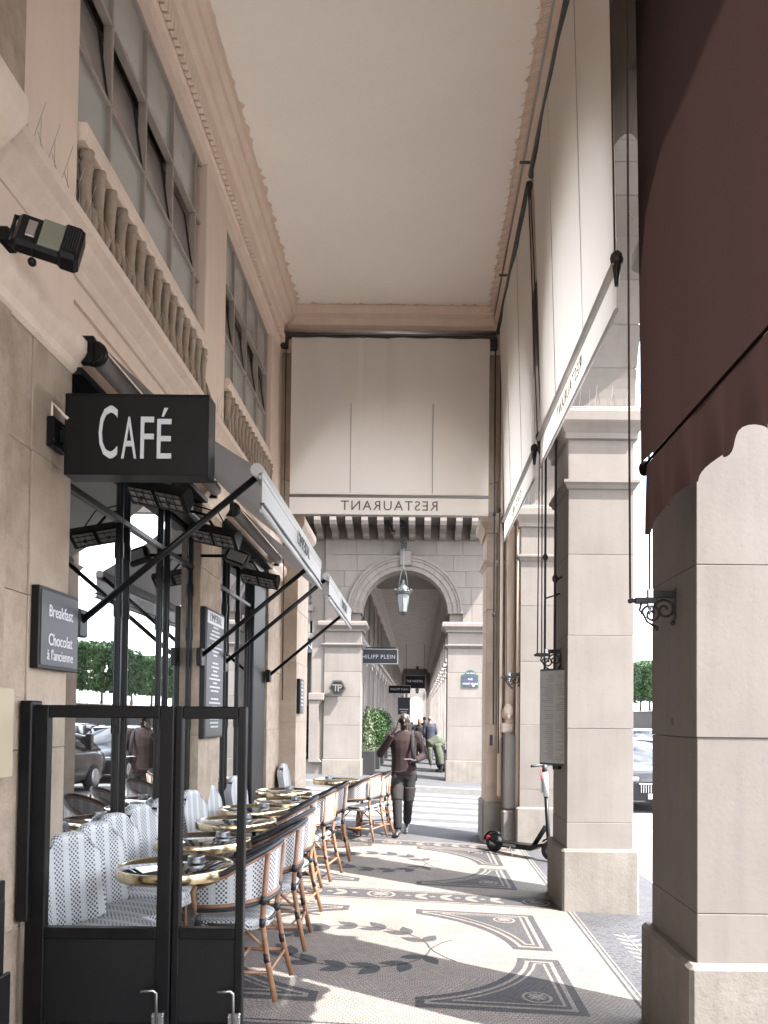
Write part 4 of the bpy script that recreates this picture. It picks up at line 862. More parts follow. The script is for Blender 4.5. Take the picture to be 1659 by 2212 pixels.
text('lettering', "ROUGET DE L'ISLE", 0.062, 'letter_white', sp_, frame((1.41, YF-0.031, 2.61), (1, 0, 0), (0, 0, 1)), 0.004, sx=0.82)
k = MB(); k.prism(arc(1.50, 2.565, 0.035, 0, 2*math.pi, 12)[:-1], 'Y', YF-0.034, YF-0.03); k.build('sticker', 'paper', sp_)
def make_lantern(label, x, y, ztop, s=1.0, group=None):
    o = thing('hanging_lantern', label, 'lantern', (x, y, ztop-2.1*s))
    def P(n, k, m): return k.build(n, m, o, world=False)
    z0 = 0.0
    k = MB(); k.lathe([(0.145*s, 0.10*s), (0.205*s, 0.62*s)], n=6, sm=False); P('glass', k, 'lamp_glass')
    k = MB()
    for q in range(6):
        a = math.pi/3*(q+0.5); k.tube([(0.147*s*math.cos(a), 0.147*s*math.sin(a), 0.09*s), (0.208*s*math.cos(a), 0.208*s*math.sin(a), 0.63*s)], 0.010*s, 5)
    k.lathe([(0.10*s, 0.07*s), (0.155*s, 0.08*s), (0.155*s, 0.11*s), (0.10*s, 0.12*s)], n=6, sm=False); P('cage', k, 'lamp_metal')
    k = MB(); k.lathe([(0.0, -0.03*s), (0.03*s, -0.02*s), (0.02*s, 0.02*s), (0.06*s, 0.05*s), (0.11*s, 0.08*s)], n=8)
    for q in range(6):
        a = math.pi/3*q; k.tube([(0.13*s*math.cos(a), 0.13*s*math.sin(a), 0.08*s), (0.09*s*math.cos(a), 0.09*s*math.sin(a), 0.02*s), (0.03*s*math.cos(a), 0.03*s*math.sin(a), 0.0)], 0.008*s, 4)
    P('finial', k, 'lamp_metal')
    k = MB(); k.lathe([(0.215*s, 0.62*s), (0.26*s, 0.64*s), (0.24*s, 0.68*s), (0.27*s, 0.70*s), (0.27*s, 0.74*s), (0.19*s, 0.76*s), (0.17*s, 0.84*s), (0.10*s, 0.93*s), (0.06*s, 0.96*s), (0.07*s, 1.0*s), (0.04*s, 1.04*s), (0.05*s, 1.08*s), (0.0, 1.11*s)], n=12)
    for q in range(12):
        a = math.pi/6*q; k.ball((0.268*s*math.cos(a), 0.268*s*math.sin(a), 0.765*s), 0.022*s, 0.022*s, 0.04*s, 6)
    P('crown', k, 'lamp_metal')
    k = MB()
    for sx in (1, -1): k.tube([(0.16*s*sx, 0, 0.76*s), (0.07*s*sx, 0, 1.35*s), (0.0, 0, 1.44*s)], 0.012*s, 6)
    k.lathe([(0.0, 1.40*s), (0.05*s, 1.43*s), (0.05*s, 1.46*s), (0.03*s, 1.50*s), (0.018*s, 1.55*s), (0.018*s, 2.05*s), (0.0, 2.1*s)], n=8); P('hanger', k, 'white_paint')
    k = MB(); k.prism([(-0.13*s, 2.42*s), (-0.09*s, 2.1*s), (0.09*s, 2.1*s), (0.13*s, 2.42*s), (0.06*s, 2.38*s), (0, 2.46*s), (-0.06*s, 2.38*s)], 'Y', -0.02*s, 0.06*s); k.ball((0, -0.02*s, 2.28*s), 0.05*s, 0.04*s, 0.07*s, 8); P('mount', k, 'iron')
    return o
make_lantern('large hanging lantern on a white rod under the sunlit arch', -0.43, YF-0.28, 6.25, 0.86)
make_lantern('smaller lantern hanging far down the arcade beyond the hotel sign', -0.1, 68, 5.9, 1.0)
hk = thing('iron_hook', 'black wrought iron double scroll hook under the far balcony', 'hook', (-0.72, YF-0.5, 6.52))
k = MB()
for sx in (1, -1):
    k.tube([(-0.72+sx*(0.03+0.26*u+0.0), YF-0.5, 6.62+0.32*math.sin(u*2.6)) for u in [i/12 for i in range(13)]], 0.028, 6)
    k.tube([(-0.72+sx*(0.26+0.07*math.cos(q)), YF-0.5, 6.82+0.07*math.sin(q)) for q in [2*math.pi*i/12 for i in range(13)]], 0.022, 6)
k.ball((-0.72, YF-0.5, 6.60), 0.07, 0.05, 0.08, 10); k.build('scroll', 'iron', hk)
# ================================================================== fabric awnings
def cloth(rows, name, m, parent):
    k = MB(); k.grid(rows); return k.build(name, m, parent)
def cafe_awning(label, y0, y1, n):
    o = thing('cafe_awning', label, 'awning', (XL, (y0+y1)/2, 3.7), group='pale cafe awnings')
    XF, ZF = -0.93, 3.08
    k = MB(); k.tube([(XL+0.10, y0+0.02, 3.74), (XL+0.10, y1-0.02, 3.74)], 0.055, 14); k.build('roller', 'canvas_grey', o)
    k = MB(); k.box(XL, XL+0.11, y0-0.03, y0+0.015, 3.67, 3.83, 0.006); k.lathe([(0.06, -0.02), (0.075, 0.0), (0.075, 0.02), (0.06, 0.03)], (XL+0.10, y0+0.0, 3.74), 14, 'Y'); k.build('end_bracket', 'black_metal', o)
    k = MB(); k.box(XL, XL+0.11, y1-0.015, y1+0.03, 3.67, 3.83, 0.006); k.build('end_bracket', 'black_metal', o)
    m = 14
    rows = [[(XL+0.14+(XF-XL-0.14)*u, y0+0.03+(y1-y0-0.06)*v, 3.79+(ZF+0.02-3.79)*u-0.05*math.sin(math.pi*u)-0.01*math.sin(9*v)*u) for v in [j/12 for j in range(13)]] for u in [i/m for i in range(m+1)]]
    cloth(rows, 'canopy', 'canvas_grey', o)
    k = MB(); k.tube([(XF, y0, ZF), (XF, y1, ZF)], 0.038, 12); k.box(XF+0.012, XF+0.034, y0, y1, ZF-0.05, ZF-0.02); k.build('front_bar', 'canvas_white', o)
    rows = [[(XF+0.03+0.003*math.sin(v*17)*u, y0+0.005+(y1-y0-0.01)*v, ZF-0.035-u*0.20) for v in [j/30 for j in range(31)]] for u in [i/5 for i in range(6)]]
    VL = cloth(rows, 'valance', 'canvas_white', o)
    k = MB(); k.tube([(XF+0.03, y0, ZF-0.235), (XF+0.03, y1, ZF-0.235)], 0.012, 8); k.box(XF+0.02, XF+0.045, y0, y1, ZF-0.20, ZF-0.19, mi=1); k.build('hem_bar', ['canvas_white', 'sign_grey'], VL)
    text('lettering', "L'IMPERIAL", 0.135, 'letter_dark', VL, frame((XF+0.055, (y0+y1)/2+0.12, ZF-0.115), (0, 1, 0), (0, 0, 1)), 0.003, sx=0.86, spacing=1.1)
    for y in (y0+0.06, y1-0.14):
        k = MB(); k.tube([(XL+0.02, y, 2.20), (XF-0.02, y, ZF-0.03)], 0.020, 8); A = k.build('arm', 'black_metal', o)
        k = MB(); k.tube([(XL+0.06, y+0.035, 2.24), (XF-0.05, y+0.035, ZF-0.05)], 0.008, 6); k.box(XL, XL+0.05, y-0.05, y+0.06, 2.12, 2.28, 0.008); k.build('pivot', 'black_metal', A)
    return o
cafe_awning('nearest pale awning over the first cafe window, lettered on its white valance', 4.33, 6.98, 0)
cafe_awning('second pale awning farther along, over the second cafe window', 7.62, 10.12, 1)
def drop_awning(name, label, y0, y1, xt, zt, xb, zb, zv, m, txt, lettermat, side=True, group='white drop awnings'):
    o = thing(name, label, 'awning', (xb, (y0+y1)/2, zb), group=group)
    nu, nv = 16, 40
    rows = [[(xt+(xb-xt)*u+0.012*math.sin(7*v+2*u)+0.004*math.sin(23*v+5*u), y0+(y1-y0)*v, zt+(zb-zt)*u) for v in [j/nv for j in range(nv+1)]] for u in [i/nu for i in range(nu+1)]]
    C = cloth(rows, 'canopy', m, o)
    k = MB(); k.tube([(xt, y0-0.12, zt+0.02), (xt, y1+0.12, zt+0.02)], 0.035, 12); k.build('roller', 'lamp_metal', o)
    for f in (0.30, 0.68):
        y = y0+(y1-y0)*f; k = MB(); k.box(-0.003, 0.003, -0.006, 0.006, 0, 1); 
        a, b = Vector((xt-0.012, y, zt)), Vector((xb-0.012, y, zb)); s_ = MB(); s_.tube([a, b], 0.0025, 4); s_.build('seam', 'canvas_grey', C)
    k = MB(); k.tube([(xb, y0-0.03, zb), (xb, y1+0.03, zb)], 0.030, 10); k.build('bottom_bar', 'canvas_white' if m != 'canvas_brown' else m, o)
    return o, C
def side_awning(label, y0, y1, txt):
    o, C = drop_awning('drop_awning', label, y0, y1, 1.05, 6.95, 1.13, 4.34, 4.06, 'canvas_cream', txt, None)
    rows = [[(1.135+0.004*math.sin(v*19)*u, y0+(y1-y0)*v, 4.31-0.24*u) for v in [j/20 for j in range(21)]] for u in (0, .33, .66, 1)]
    V = cloth(rows, 'valance', 'canvas_cream', o)
    k = MB(); k.tube([(1.135, y0, 4.07), (1.135, y1, 4.07)], 0.014, 6); k.build('hem_bar', 'canvas_white', V)
    text('lettering', txt, 0.145, 'letter_taupe', V, frame((1.124, (y0+y1)/2, 4.19), (0, -1, 0), (0, 0, 1)), 0.003, mirror=True, spacing=1.12)
    for y in (y0-0.02, y1+0.02):
        k = MB(); k.tube([(1.13, y, 4.34), (1.13, y, 4.20)], [0.028, 0.012], 6); k.ball((1.13, y, 4.36), 0.04, 0.03, 0.05, 8); k.build('pulley', 'iron', o)
    return o
AW1 = side_awning('large white drop awning filling the middle bay, reversed lettering on its valance', 4.42, 7.22, 'RESTAURANT')
AW2 = side_awning('white drop awning in the far bay on the street side, reversed lettering on its valance', 7.58, 10.28, 'COCKTAILS')
# awning across the end arch
AWE = o = thing('drop_awning', 'white drop awning hung across the end arch, reversed lettering on its valance', 'awning', (-0.45, 10.5, 4.4), group='white drop awnings')
x0, x1, ya = -1.80, 0.94, 10.50
rows = [[(x0+(x1-x0)*v, ya+0.012*math.sin(6*v+1)*(0.4+u)+0.010*math.sin(31*v)*(1-u)**2+0.02*math.exp(-((v-0.48)/0.015)**2)*(1-u)+0.012*math.exp(-((v-0.36)/0.012)**2)*(1-u), 6.93+(4.73-6.93)*u) for v in [j/120 for j in range(121)]] for u in [i/12 for i in range(13)]]
C = cloth(rows, 'canopy', 'canvas_cream', o)
for x in (-0.965, 0.165):
    k = MB(); k.tube([(x, ya-0.025, 6.0), (x, ya-0.025, 4.76)], 0.0045, 4); k.build('seam', 'canvas_grey', C)
k = MB(); k.tube([(-2.0, ya-0.02, 7.0), (1.04, ya-0.02, 7.0)], 0.032, 12); k.build('roller', 'steel', o)
k = MB(); k.box(-2.0, 1.04, ya-0.02, ya+0.06, 6.93, 6.96); k.build('roller_box', 'iron', o)
k = MB(); k.tube([(x0, ya, 4.72), (x1, ya, 4.72)], 0.022, 8); k.build('bottom_bar', 'canvas_grey', o)
rows = [[(x0+(x1-x0)*v, ya+0.004*math.sin(v*21)*u, 4.70-0.24*u) for v in [j/20 for j in range(21)]] for u in (0, .33, .66, 1)]
V = cloth(rows, 'valance', 'canvas_cream', o)
k = MB(); k.tube([(x0, ya, 4.45), (x1, ya, 4.45)], 0.014, 6); k.build('hem_bar', 'canvas_grey', V)
text('lettering', 'RESTAURANT', 0.19, 'letter_taupe', V, frame((-0.42, ya-0.012, 4.58), (1, 0, 0), (0, 0, 1)), 0.003, mirror=True, spacing=1.2)
for x in (-1.9, 1.0):
    k = MB(); k.box(x-0.05, x+0.05, ya-0.05, ya+0.05, 6.78, 6.92, 0.01); k.build('end_bracket', 'iron', o)
# dark brown awning in the near bay with a scalloped valance
AWD = o = thing('drop_awning', 'dark brown drop awning with a scalloped edge in the near bay on the right', 'awning', (1.14, 2.5, 2.6))
y0, y1 = 1.15, 3.86
rows = [[(1.05+0.09*u+0.016*math.sin(9*v+2*u)*(0.3+u)+0.006*math.sin(31*v+4*u)*u, y0+(y1-y0)*v, 6.95+(2.98-6.95)*u) for v in [j/60 for j in range(61)]] for u in [i/24 for i in range(25)]]
C = cloth(rows, 'canopy', 'canvas_brown', o)
top = []; n = 140; rows = []
for u in (0, .25, .5, .75, 1.0):
    rows.append([(1.145+(0.022*math.sin(v*41+1.2*math.sin(v*9))+0.012*math.sin(v*97))*u, y0+(y1-y0)*v, 2.97-u*(0.285+0.030*math.sin(2*math.pi*(v*8.5+0.12*math.sin(v*11)))+0.05*max(0, v-0.9)*10)) for v in [j/n for j in range(n+1)]])
V = cloth(rows, 'valance', 'canvas_brown', o)
k = MB(); k.tube([(1.14, y0, 2.975), (1.14, y1+0.02, 2.975)], 0.007, 6); k.ball((1.14, y1+0.02, 2.96), 0.03, 0.03, 0.04, 8); k.build('bottom_bar', 'canvas_brown', o)
k = MB(); k.tube([(1.05, y0, 6.97), (1.05, y1+0.1, 6.97)], 0.035, 10); k.build('roller', 'iron', o)
spikes(RC, ((0.99, 3.5, 7.20), (0.99, 10.4, 7.20)), d=Vector((-0.8, 0, -0.35)).normalized(), l=0.13, sp=0.03)
for y in (5.3, 7.3, 9.2):
    k = MB(); k.box(0.93, 1.06, y-0.012, y+0.012, 7.06, 7.075); k.build('bracket_arm', 'lamp_metal', RC)
# ================================================================== cafe fittings
o = thing('cafe_sign', 'black projecting box sign reading cafe in pale capitals on the left pier', 'sign', (-1.51, 4.05, 2.95))
k = MB(); k.box(-1.892, -1.13, 4.05, 4.17, 2.953, 3.385, 0.004); k.build('box', 'sign_black', o)
k = MB()
for a, b, c_, d_ in ((-1.894, -1.128, 2.951, 2.963), (-1.894, -1.128, 3.378, 3.387), (-1.894, -1.884, 2.963, 3.378), (-1.138, -1.128, 2.963, 3.378)): k.box(a, b, 4.046, 4.174, c_, d_)
k.build('trim', 'black_metal', o)
for ch, bx in (('C', (-1.7117, -1.6122, 3.0381, 3.3221)), ('A', (-1.5898, -1.5101, 3.0391, 3.2629)), ('F', (-1.4888, -1.4191, 3.0400, 3.2639)), ('É', (-1.4011, -1.3245, 3.0411, 3.3123))):
    text_fit('lettering', ch, bx, 4.044, 'letter_white', o)
k = MB(); k.box(-1.93, -1.885, 4.06, 4.12, 3.13, 3.20, 0.006); k.box(-1.97, -1.93, 4.0, 4.16, 3.09, 3.25, 0.006); k.tube([(-1.935, 4.0, 3.12), (-1.92, 4.0, 3.12)], 0.014, 6); k.tube([(-1.935, 4.1, 3.22), (-1.92, 4.1, 3.22)], 0.014, 6); k.build('wall_bracket', 'black_metal', o)
k = MB(); k.tube([(-1.965, 4.05, 3.20), (-1.965, 4.05, 3.34), (-1.88, 4.05, 3.25)], 0.010, 5); k.build('stay', 'stone_carved', o)
# breakfast board
o = thing('breakfast_board', 'grey wall board with white breakfast lettering beside the cafe sign', 'sign', (-1.95, 4.11, 1.91))
k = MB(); k.box(-1.968, -1.925, 3.88, 4.335, 1.912, 2.336, 0.004); k.build('frame', 'sign_black', o)
k = MB(); k.box(-1.93, -1.921, 3.90, 4.315, 1.932, 2.316); k.build('face', 'sign_grey', o)
for s_, z, sz in (('Breakfast', 2.215, 0.090), ('Chocolat', 2.065, 0.090), ("à l'ancienne", 1.985, 0.078)):
    text('lettering', s_, sz, 'letter_white', o, frame((-1.9195, 4.11, z), (0, 1, 0), (0, 0, 1)), 0.003, sx=0.82)
# tall menu board on the second pier
def menu(name, label, y0, y1, z0, z1, x, title=True, rows_=26, seed=1):
    o = thing(name, label, 'menu', (x, (y0+y1)/2, z0))
    k = MB(); k.box(x, x+0.05, y0, y1, z0, z1, 0.005); k.build('frame', 'sign_black', o)
    k = MB(); k.box(x+0.045, x+0.054, y0+0.035, y1-0.02, z0+0.02, z1-0.02); k.build('face', 'sign_grey', o)
    rn = random.Random(seed); k = MB(); zt = z1-0.17 if title else z1-0.06; st = (zt-z0-0.06)/rows_
    for i in range(rows_):
        if i % 9 == 8: continue
        w_ = rn.uniform(0.25, 0.85)*(y1-y0)*0.40; z = zt-i*st; yc = (y0+y1)/2+0.01
        y = yc-w_
        while y < yc+w_-0.01:
            l_ = rn.uniform(0.02, 0.05); k.box(x+0.054, x+0.0555, y, min(y+l_, yc+w_), z, z+st*0.42); y += l_+0.012
    q = k.build('printed_lines', 'letter_white', o); tag(q, kind='stuff')
    if title:
        k = MB(); k.box(x+0.054, x+0.056, y0+0.04, y1-0.03, z1-0.14, z1-0.025); H = k.build('header', 'letter_white', o)
        text('lettering', "L'IMPERIAL", 0.105, 'sign_grey', H, frame((x+0.057, (y0+y1)/2, z1-0.083), (0, 1, 0), (0, 0, 1)), 0.002, sx=0.85)
    return o
menu('menu_board', 'tall grey menu board with white print on the second cafe pier', 6.90, 7.55, 1.47, 2.665, XL)
menu('menu_board', 'small framed menu on the last pier by the side street', 10.98, 11.32, 1.72, 2.22, EPL, False, 7, 4)
# bottom-left pieces: gold framed board and a lettered corner
o = thing('wall_board', 'narrow gold framed board on the nearest left pier', 'board', (-1.94, 3.55, 1.35))
k = MB(); k.box(-1.95, -1.92, 3.3, 3.655, 1.38, 1.80, 0.004); k.build('board', 'bamboo_board', o)
o2 = thing('wall_lettering', 'small white letter on the nearest left pier by the screen', 'lettering', (-1.945, 3.70, 1.42))
text('lettering', 'à', 0.075, 'letter_white', o2, frame((-1.966, 3.715, 1.435), (0, 1, 0), (0, 0, 1)), 0.003)
o = thing('menu_stand', 'black menu stand cut off at the left edge of the picture', 'stand', (-1.75, 3.2, 0.08))
k = MB(); k.box(-1.90, -1.62, 3.0, 3.06, 0.10, 0.95, 0.01); k.build('panel', 'sign_black', o)
k = MB(); k.box(-1.62, -1.600, 2.99, 3.07, 0.08, 0.66, 0.004); k.box(-1.648, -1.63, 2.99, 3.07, 0.6, 1.02, 0.004); k.build('edge', 'black_metal', o)
# floodlight on its bracket
o = thing('floodlight', 'black outdoor floodlight with greenish glass fixed to the near left pier', 'floodlight', (-1.78, 3.5, 3.72))
T = Matrix.Translation((-1.735, 3.50, 3.87)) @ Matrix.Scale(0.88, 4) @ Matrix.Rotation(R(24), 4, 'Z') @ Matrix.Rotation(R(-22), 4, 'X') @ Matrix.Rotation(R(9), 4, 'Y')
k = MB(); k.box(-0.155, 0.155, -0.035, 0.05, -0.115, 0.115, 0.02, T=T); k.box(0.06, 0.165, -0.055, 0.06, -0.125, 0.125, 0.02, T=T); k.build('housing', 'black_metal', o)
k = MB(); k.box(-0.035, 0.075, -0.046, -0.034, -0.10, 0.10, 0.003, T=T); k.build('lens', 'flood_glass', o)
k = MB(); k.box(-0.10, -0.055, -0.044, -0.034, -0.06, 0.06, 0.003, T=T); k.build('sensor_window', 'steel', o)
k = MB()
for i in range(7): k.box(0.075+i*0.012, 0.079+i*0.012, -0.062, -0.05, -0.09, 0.09, T=T)
k.build('cooling_fins', 'binding', o)
k = MB(); k.tube([tuple(T @ Vector(p)) for p in ((-0.165, 0, -0.10), (-0.18, 0.02, 0.12), (0.05, 0.03, 0.15), (0.06, 0.03, 0.12))], 0.012, 6); k.tube([(-1.92, 3.46, 3.80), (-1.95, 3.42, 3.74), (-1.96, 3.35, 3.71)], 0.006, 5); k.box(-1.97, -1.90, 3.46, 3.56, 3.84, 3.92, 0.01); k.build('bracket', 'black_metal', o)
k = MB(); p = T @ Vector((-0.05, -0.03, -0.125)); k.tube([p, p+Vector((0, 0, -0.05))], 0.003, 4); k.ball(tuple(p+Vector((0, 0, -0.065))), 0.02, n=8); k.build('sensor', 'black_metal', o)
# heaters and a spotlight under the awnings
def heater(label, x, y, z, rz=0.0):
    o = thing('terrace_heater', label, 'heater', (x, y, z), R(rz), group='electric heaters under the awnings')
    T = Matrix.Rotation(R(-30), 4, 'X') @ Matrix.Rotation(R(14), 4, 'Y')
    k = MB(); k.prism([(-0.085, -0.02), (0.085, -0.02), (0.06, 0.06), (0.03, 0.085), (-0.03, 0.085), (-0.06, 0.06)], 'X', -0.19, 0.19, T=T); k.build('hood', 'black_metal', o, world=False)
    k = MB()
    for sx in (-0.095, 0.085): k.box(sx-0.075, sx+0.075, -0.066, 0.066, -0.032, -0.021, 0.002, T=T)
    k.build('reflector', 'heater_grill', o, world=False)
    k = MB()
    for i in range(8): k.box(-0.175+i*0.05, -0.172+i*0.05, -0.068, 0.068, -0.040, -0.034, T=T)
    for j in range(3): k.box(-0.18, 0.18, -0.05+j*0.05, -0.047+j*0.05, -0.040, -0.034, T=T)
    k.lathe([(0.012, -0.05), (0.012, -0.034)], (0.085, 0, 0), 8, T=T); k.lathe([(0.012, -0.05), (0.012, -0.034)], (-0.095, 0, 0), 8, T=T); k.build('grille', 'iron', o, world=False)
    k = MB(); k.tube([(0, 0, 0.07), (-0.08, 0.02, 0.18), (-0.25, 0.03, 0.22)], 0.012, 6); k.tube([(0.1, 0, 0.06), (0.02, 0.02, 0.20), (-0.22, 0.03, 0.27)], 0.006, 5); k.build('bracket', 'black_metal', o, world=False)
    return o
heater('black electric heater directly below the cafe sign, grille towards the street', -1.62, 4.72, 3.03)
heater('black electric heater under the far end of the first awning', -1.60, 5.95, 3.07)
heater('black electric heater under the second awning', -1.62, 7.75, 3.06)
o = thing('spotlight', 'small black spotlight between the two cafe awnings', 'spotlight', (-1.6, 6.75, 3.0))
T = Matrix.Translation((-1.62, 6.78, 3.09)) @ Matrix.Rotation(R(20), 4, 'Y') @ Matrix.Rotation(R(-15), 4, 'X')
k = MB(); k.box(-0.10, 0.10, -0.04, 0.06, -0.07, 0.07, 0.02, T=T); k.build('housing', 'black_metal', o)
k = MB(); k.box(-0.07, 0.09, -0.048, -0.038, -0.058, 0.03, 0.003, T=T); k.build('lens', 'steel', o); k = MB(); k.tube([(-1.72, 6.8, 3.1), (-1.97, 6.9, 3.12)], 0.015, 6); k.build('bracket', 'black_metal', o)
# wind screen in front of the terrace
o = thing('wind_screen', 'black framed glass terrace screen with two panes and steel floor bolts', 'screen', (-1.4, 3.85, 0.06))
ys = 3.85
k = MB(); k.box(-1.965, -1.905, ys-0.06, ys+0.05, 0.66, 1.745, 0.006); k.build('wall_channel', 'black_metal', o)
def spanel(x0, x1, a0, a1, dy):
    k = MB(); k.box(x0, a0, ys-0.025+dy, ys+0.025+dy, 0.10, 1.725, 0.005); k.box(a1, x1, ys-0.025+dy, ys+0.025+dy, 0.10, 1.725, 0.005); k.box(a0, a1, ys-0.025+dy, ys+0.025+dy, 1.662, 1.725, 0.005); k.box(a0, a1, ys-0.025+dy, ys+0.025+dy, 0.57, 0.625, 0.005); k.box(a0, a1, ys-0.025+dy, ys+0.025+dy, 0.10, 0.16, 0.005)
    F_ = k.build('panel_frame', 'black_metal', o)
    k = MB(); k.box(a0, a1, ys-0.012+dy, ys+0.012+dy, 0.16, 0.57); k.build('lower_panel', 'black_panel', F_)
    k = MB(); k.add([(a0, ys+dy, 0.625), (a1, ys+dy, 0.625), (a1, ys+dy, 1.662), (a0, ys+dy, 1.662)], [(0, 1, 2, 3)]); k.build('pane', 'clear_glass', F_)
spanel(-1.935, -1.215, -1.838, -1.285, 0.0); spanel(-1.210, -0.858, -1.175, -0.898, 0.012)
for x in (-1.262, -0.888):
    k = MB(); k.tube([(x-0.075, ys-0.075, 0.335), (x-0.012, ys-0.075, 0.34), (x, ys-0.07, 0.325), (x, ys-0.05, 0.08)], 0.0075, 8); k.box(x-0.03, x+0.03, ys-0.048, ys-0.026, 0.12, 0.22, 0.004); B_ = k.build('floor_bolt', 'steel', o)
    k = MB()
    for dx in (-0.024, 0.024):
        for dz in (0.135, 0.205): k.ball((x+dx, ys-0.05, dz), 0.006, n=6)
    k.build('screw', 'steel', B_)
# ------------------------------------------------------------------ bistro furniture
def woven_surface(k, rows, uvs, th=0.0, mi=0):
    k.grid(rows, uvs, mi)
def make_armchair():
    """rattan armchair: local +Y is the direction the sitter faces"""
    r = bpy.data.objects.new('rattan_armchair', None); col.objects.link(r)
    def P(n, k, m, par=None): return k.build(n, m, par or r, world=False)
    def plan(t):  # t -1..1 round the back from one arm front to the other
        a = t*R(112); return 0.27*math.sin(a)*(1.0), -0.02-0.25*math.cos(a)*1.0+ (0.06 if abs(t) > .8 else 0)*(abs(t)-.8)*5
    def top(t): u = abs(t); return 0.885-0.215*(u**1.7)
    def bot(t): u = abs(t); return 0.60-0.06*u
    ts = [-1+2*i/28 for i in range(29)]
    def lean(x, y, z): s_ = 1+(z-0.6)*0.22; return (x*s_, (y+0.02)*s_-0.02, z)
    rail = [lean(*plan(t), top(t)) for t in ts]; low = [lean(*plan(t), bot(t)) for t in ts]
    k = MB(); k.tube(rail, 0.017, 8); P('top_rail', k, 'binding')
    k = MB(); k.tube([(p[0]*0.985, p[1]*0.985, p[2]-0.024) for p in rail], 0.012, 6); k.tube(low, 0.013, 6); P('back_frame', k, 'rattan')
    k = MB(); k.tube([(p[0]*1.01, p[1]*1.01, p[2]+0.0-0.02) for p in low], 0.013, 6); P('lower_rail', k, 'binding')
    k = MB(); rows = []; uv = []; n = 8; s_ = 0.0; cum = [0.0]
    for i in range(1, 29): cum.append(cum[-1]+math.dist(low[i][:2], low[i-1][:2]))
    for j in range(n+1):
        f = j/n; rows.append([(a[0]+(b[0]-a[0])*f, a[1]+(b[1]-a[1])*f, a[2]+(b[2]-a[2])*f) for a, b in zip(low, rail)]); uv.append([(cum[i], f*(rail[i][2]-low[i][2])) for i in range(29)])
    k.grid(rows, uv); k.grid([[(x*0.965, y*0.965, z) for x, y, z in rw] for rw in rows], uv); P('woven_back', k, 'weave')
    for sx in (1, -1):   # arm fronts loop down into the front legs
        p0 = rail[-1] if sx > 0 else rail[0]; q0 = low[-1] if sx > 0 else low[0]
        k = MB(); k.tube([p0, (p0[0], p0[1]+0.025, (p0[2]+q0[2])/2+0.02), (q0[0], q0[1]+0.015, q0[2]), (q0[0]*0.96, q0[1], 0.45), (q0[0]*0.97, q0[1]+0.01, 0.012)], 0.016, 8); lg = P('leg', k, 'rattan')
        k = MB(); k.tube([(q0[0]*0.968, q0[1]+0.003, 0.50), (q0[0]*0.965, q0[1]+0.001, 0.43)], 0.019, 8); P('binding', k, 'binding', lg); k = MB(); k.tube([(q0[0]*0.967, q0[1]+0.007, 0.26), (q0[0]*0.969, q0[1]+0.008, 0.21)], 0.0185, 8); P('binding', k, 'binding', lg)
        x = 0.19*sx
        k = MB(); k.tube([lean(x*1.05, -0.245, 0.84), (x*1.04, -0.235, 0.58), (x*1.0, -0.225, 0.45), (x*1.10, -0.265, 0.22), (x*1.22, -0.315, 0.012)], 0.0165, 8); lg = P('leg', k, 'rattan')
        k = MB(); k.tube([(x*1.01, -0.228, 0.47), (x*1.01, -0.226, 0.42)], 0.0195, 8); P('binding', k, 'binding', lg); k = MB(); k.tube([(x*1.07, -0.253, 0.275), (x*1.10, -0.262, 0.225)], 0.0185, 8); P('binding', k, 'binding', lg); k = MB(); k.tube([(x*1.05, -0.235, 0.60), (x*1.04, -0.233, 0.55)], 0.0195, 8); P('binding', k, 'binding', lg)
        k = MB(); k.tube([(x*1.06, -0.245, 0.30), (x*0.98, -0.10, 0.425)], 0.009, 6); P('brace', k, 'rattan'); k = MB(); k.tube([(q0[0]*0.96, q0[1], 0.30), (q0[0]*0.93, q0[1]-0.13, 0.425)], 0.009, 6); P('brace', k, 'rattan')
        k = MB(); k.tube([(q0[0]*0.967, q0[1], 0.17), (x*1.13, -0.275, 0.17)], 0.011, 6); P('stretcher', k, 'rattan')
    k = MB(); k.tube([(-0.23, -0.05, 0.17), (0.23, -0.05, 0.17)], 0.011, 6); P('stretcher', k, 'rattan')
    k = MB(); k.tube([(-0.215, -0.272, 0.17), (0.215, -0.272, 0.17)], 0.011, 6); P('stretcher', k, 'rattan')
    seat(k := MB(), 0.235, 0.235, 0.0, -0.01, 0.455); P('woven_seat', k, 'weave')
    k = MB(); k.tube([(0.238*math.cos(a), -0.01+0.238*math.sin(a), 0.437) for a in [2*math.pi*i/24 for i in range(25)]], 0.011, 6, caps=False); P('seat_rim', k, 'binding')
    return r
def seat(k, rx, ry, cx, cy, z, sq=2.6):
    rows, uv = [], []
    for i in range(8):
        f = [0.0, 0.3, 0.6, 0.82, 0.94, 1.0, 1.0, 0.97][i]; dz = [0.012, 0.012, 0.010, 0.006, 0.0, -0.012, -0.035, -0.055][i]
        row, uu = [], []
        for j in range(33):
            a = 2*math.pi*j/32; c_, s_ = math.cos(a), math.sin(a); m_ = (abs(c_)**sq+abs(s_)**sq)**(-1/sq)
            x, y = cx+rx*f*m_*c_, cy+ry*f*m_*s_; row.append((x, y, z+dz)); uu.append((x+1, y+1-(dz if i > 4 else 0)))
        rows.append(row); uv.append(uu)
    k.grid(rows, uv)
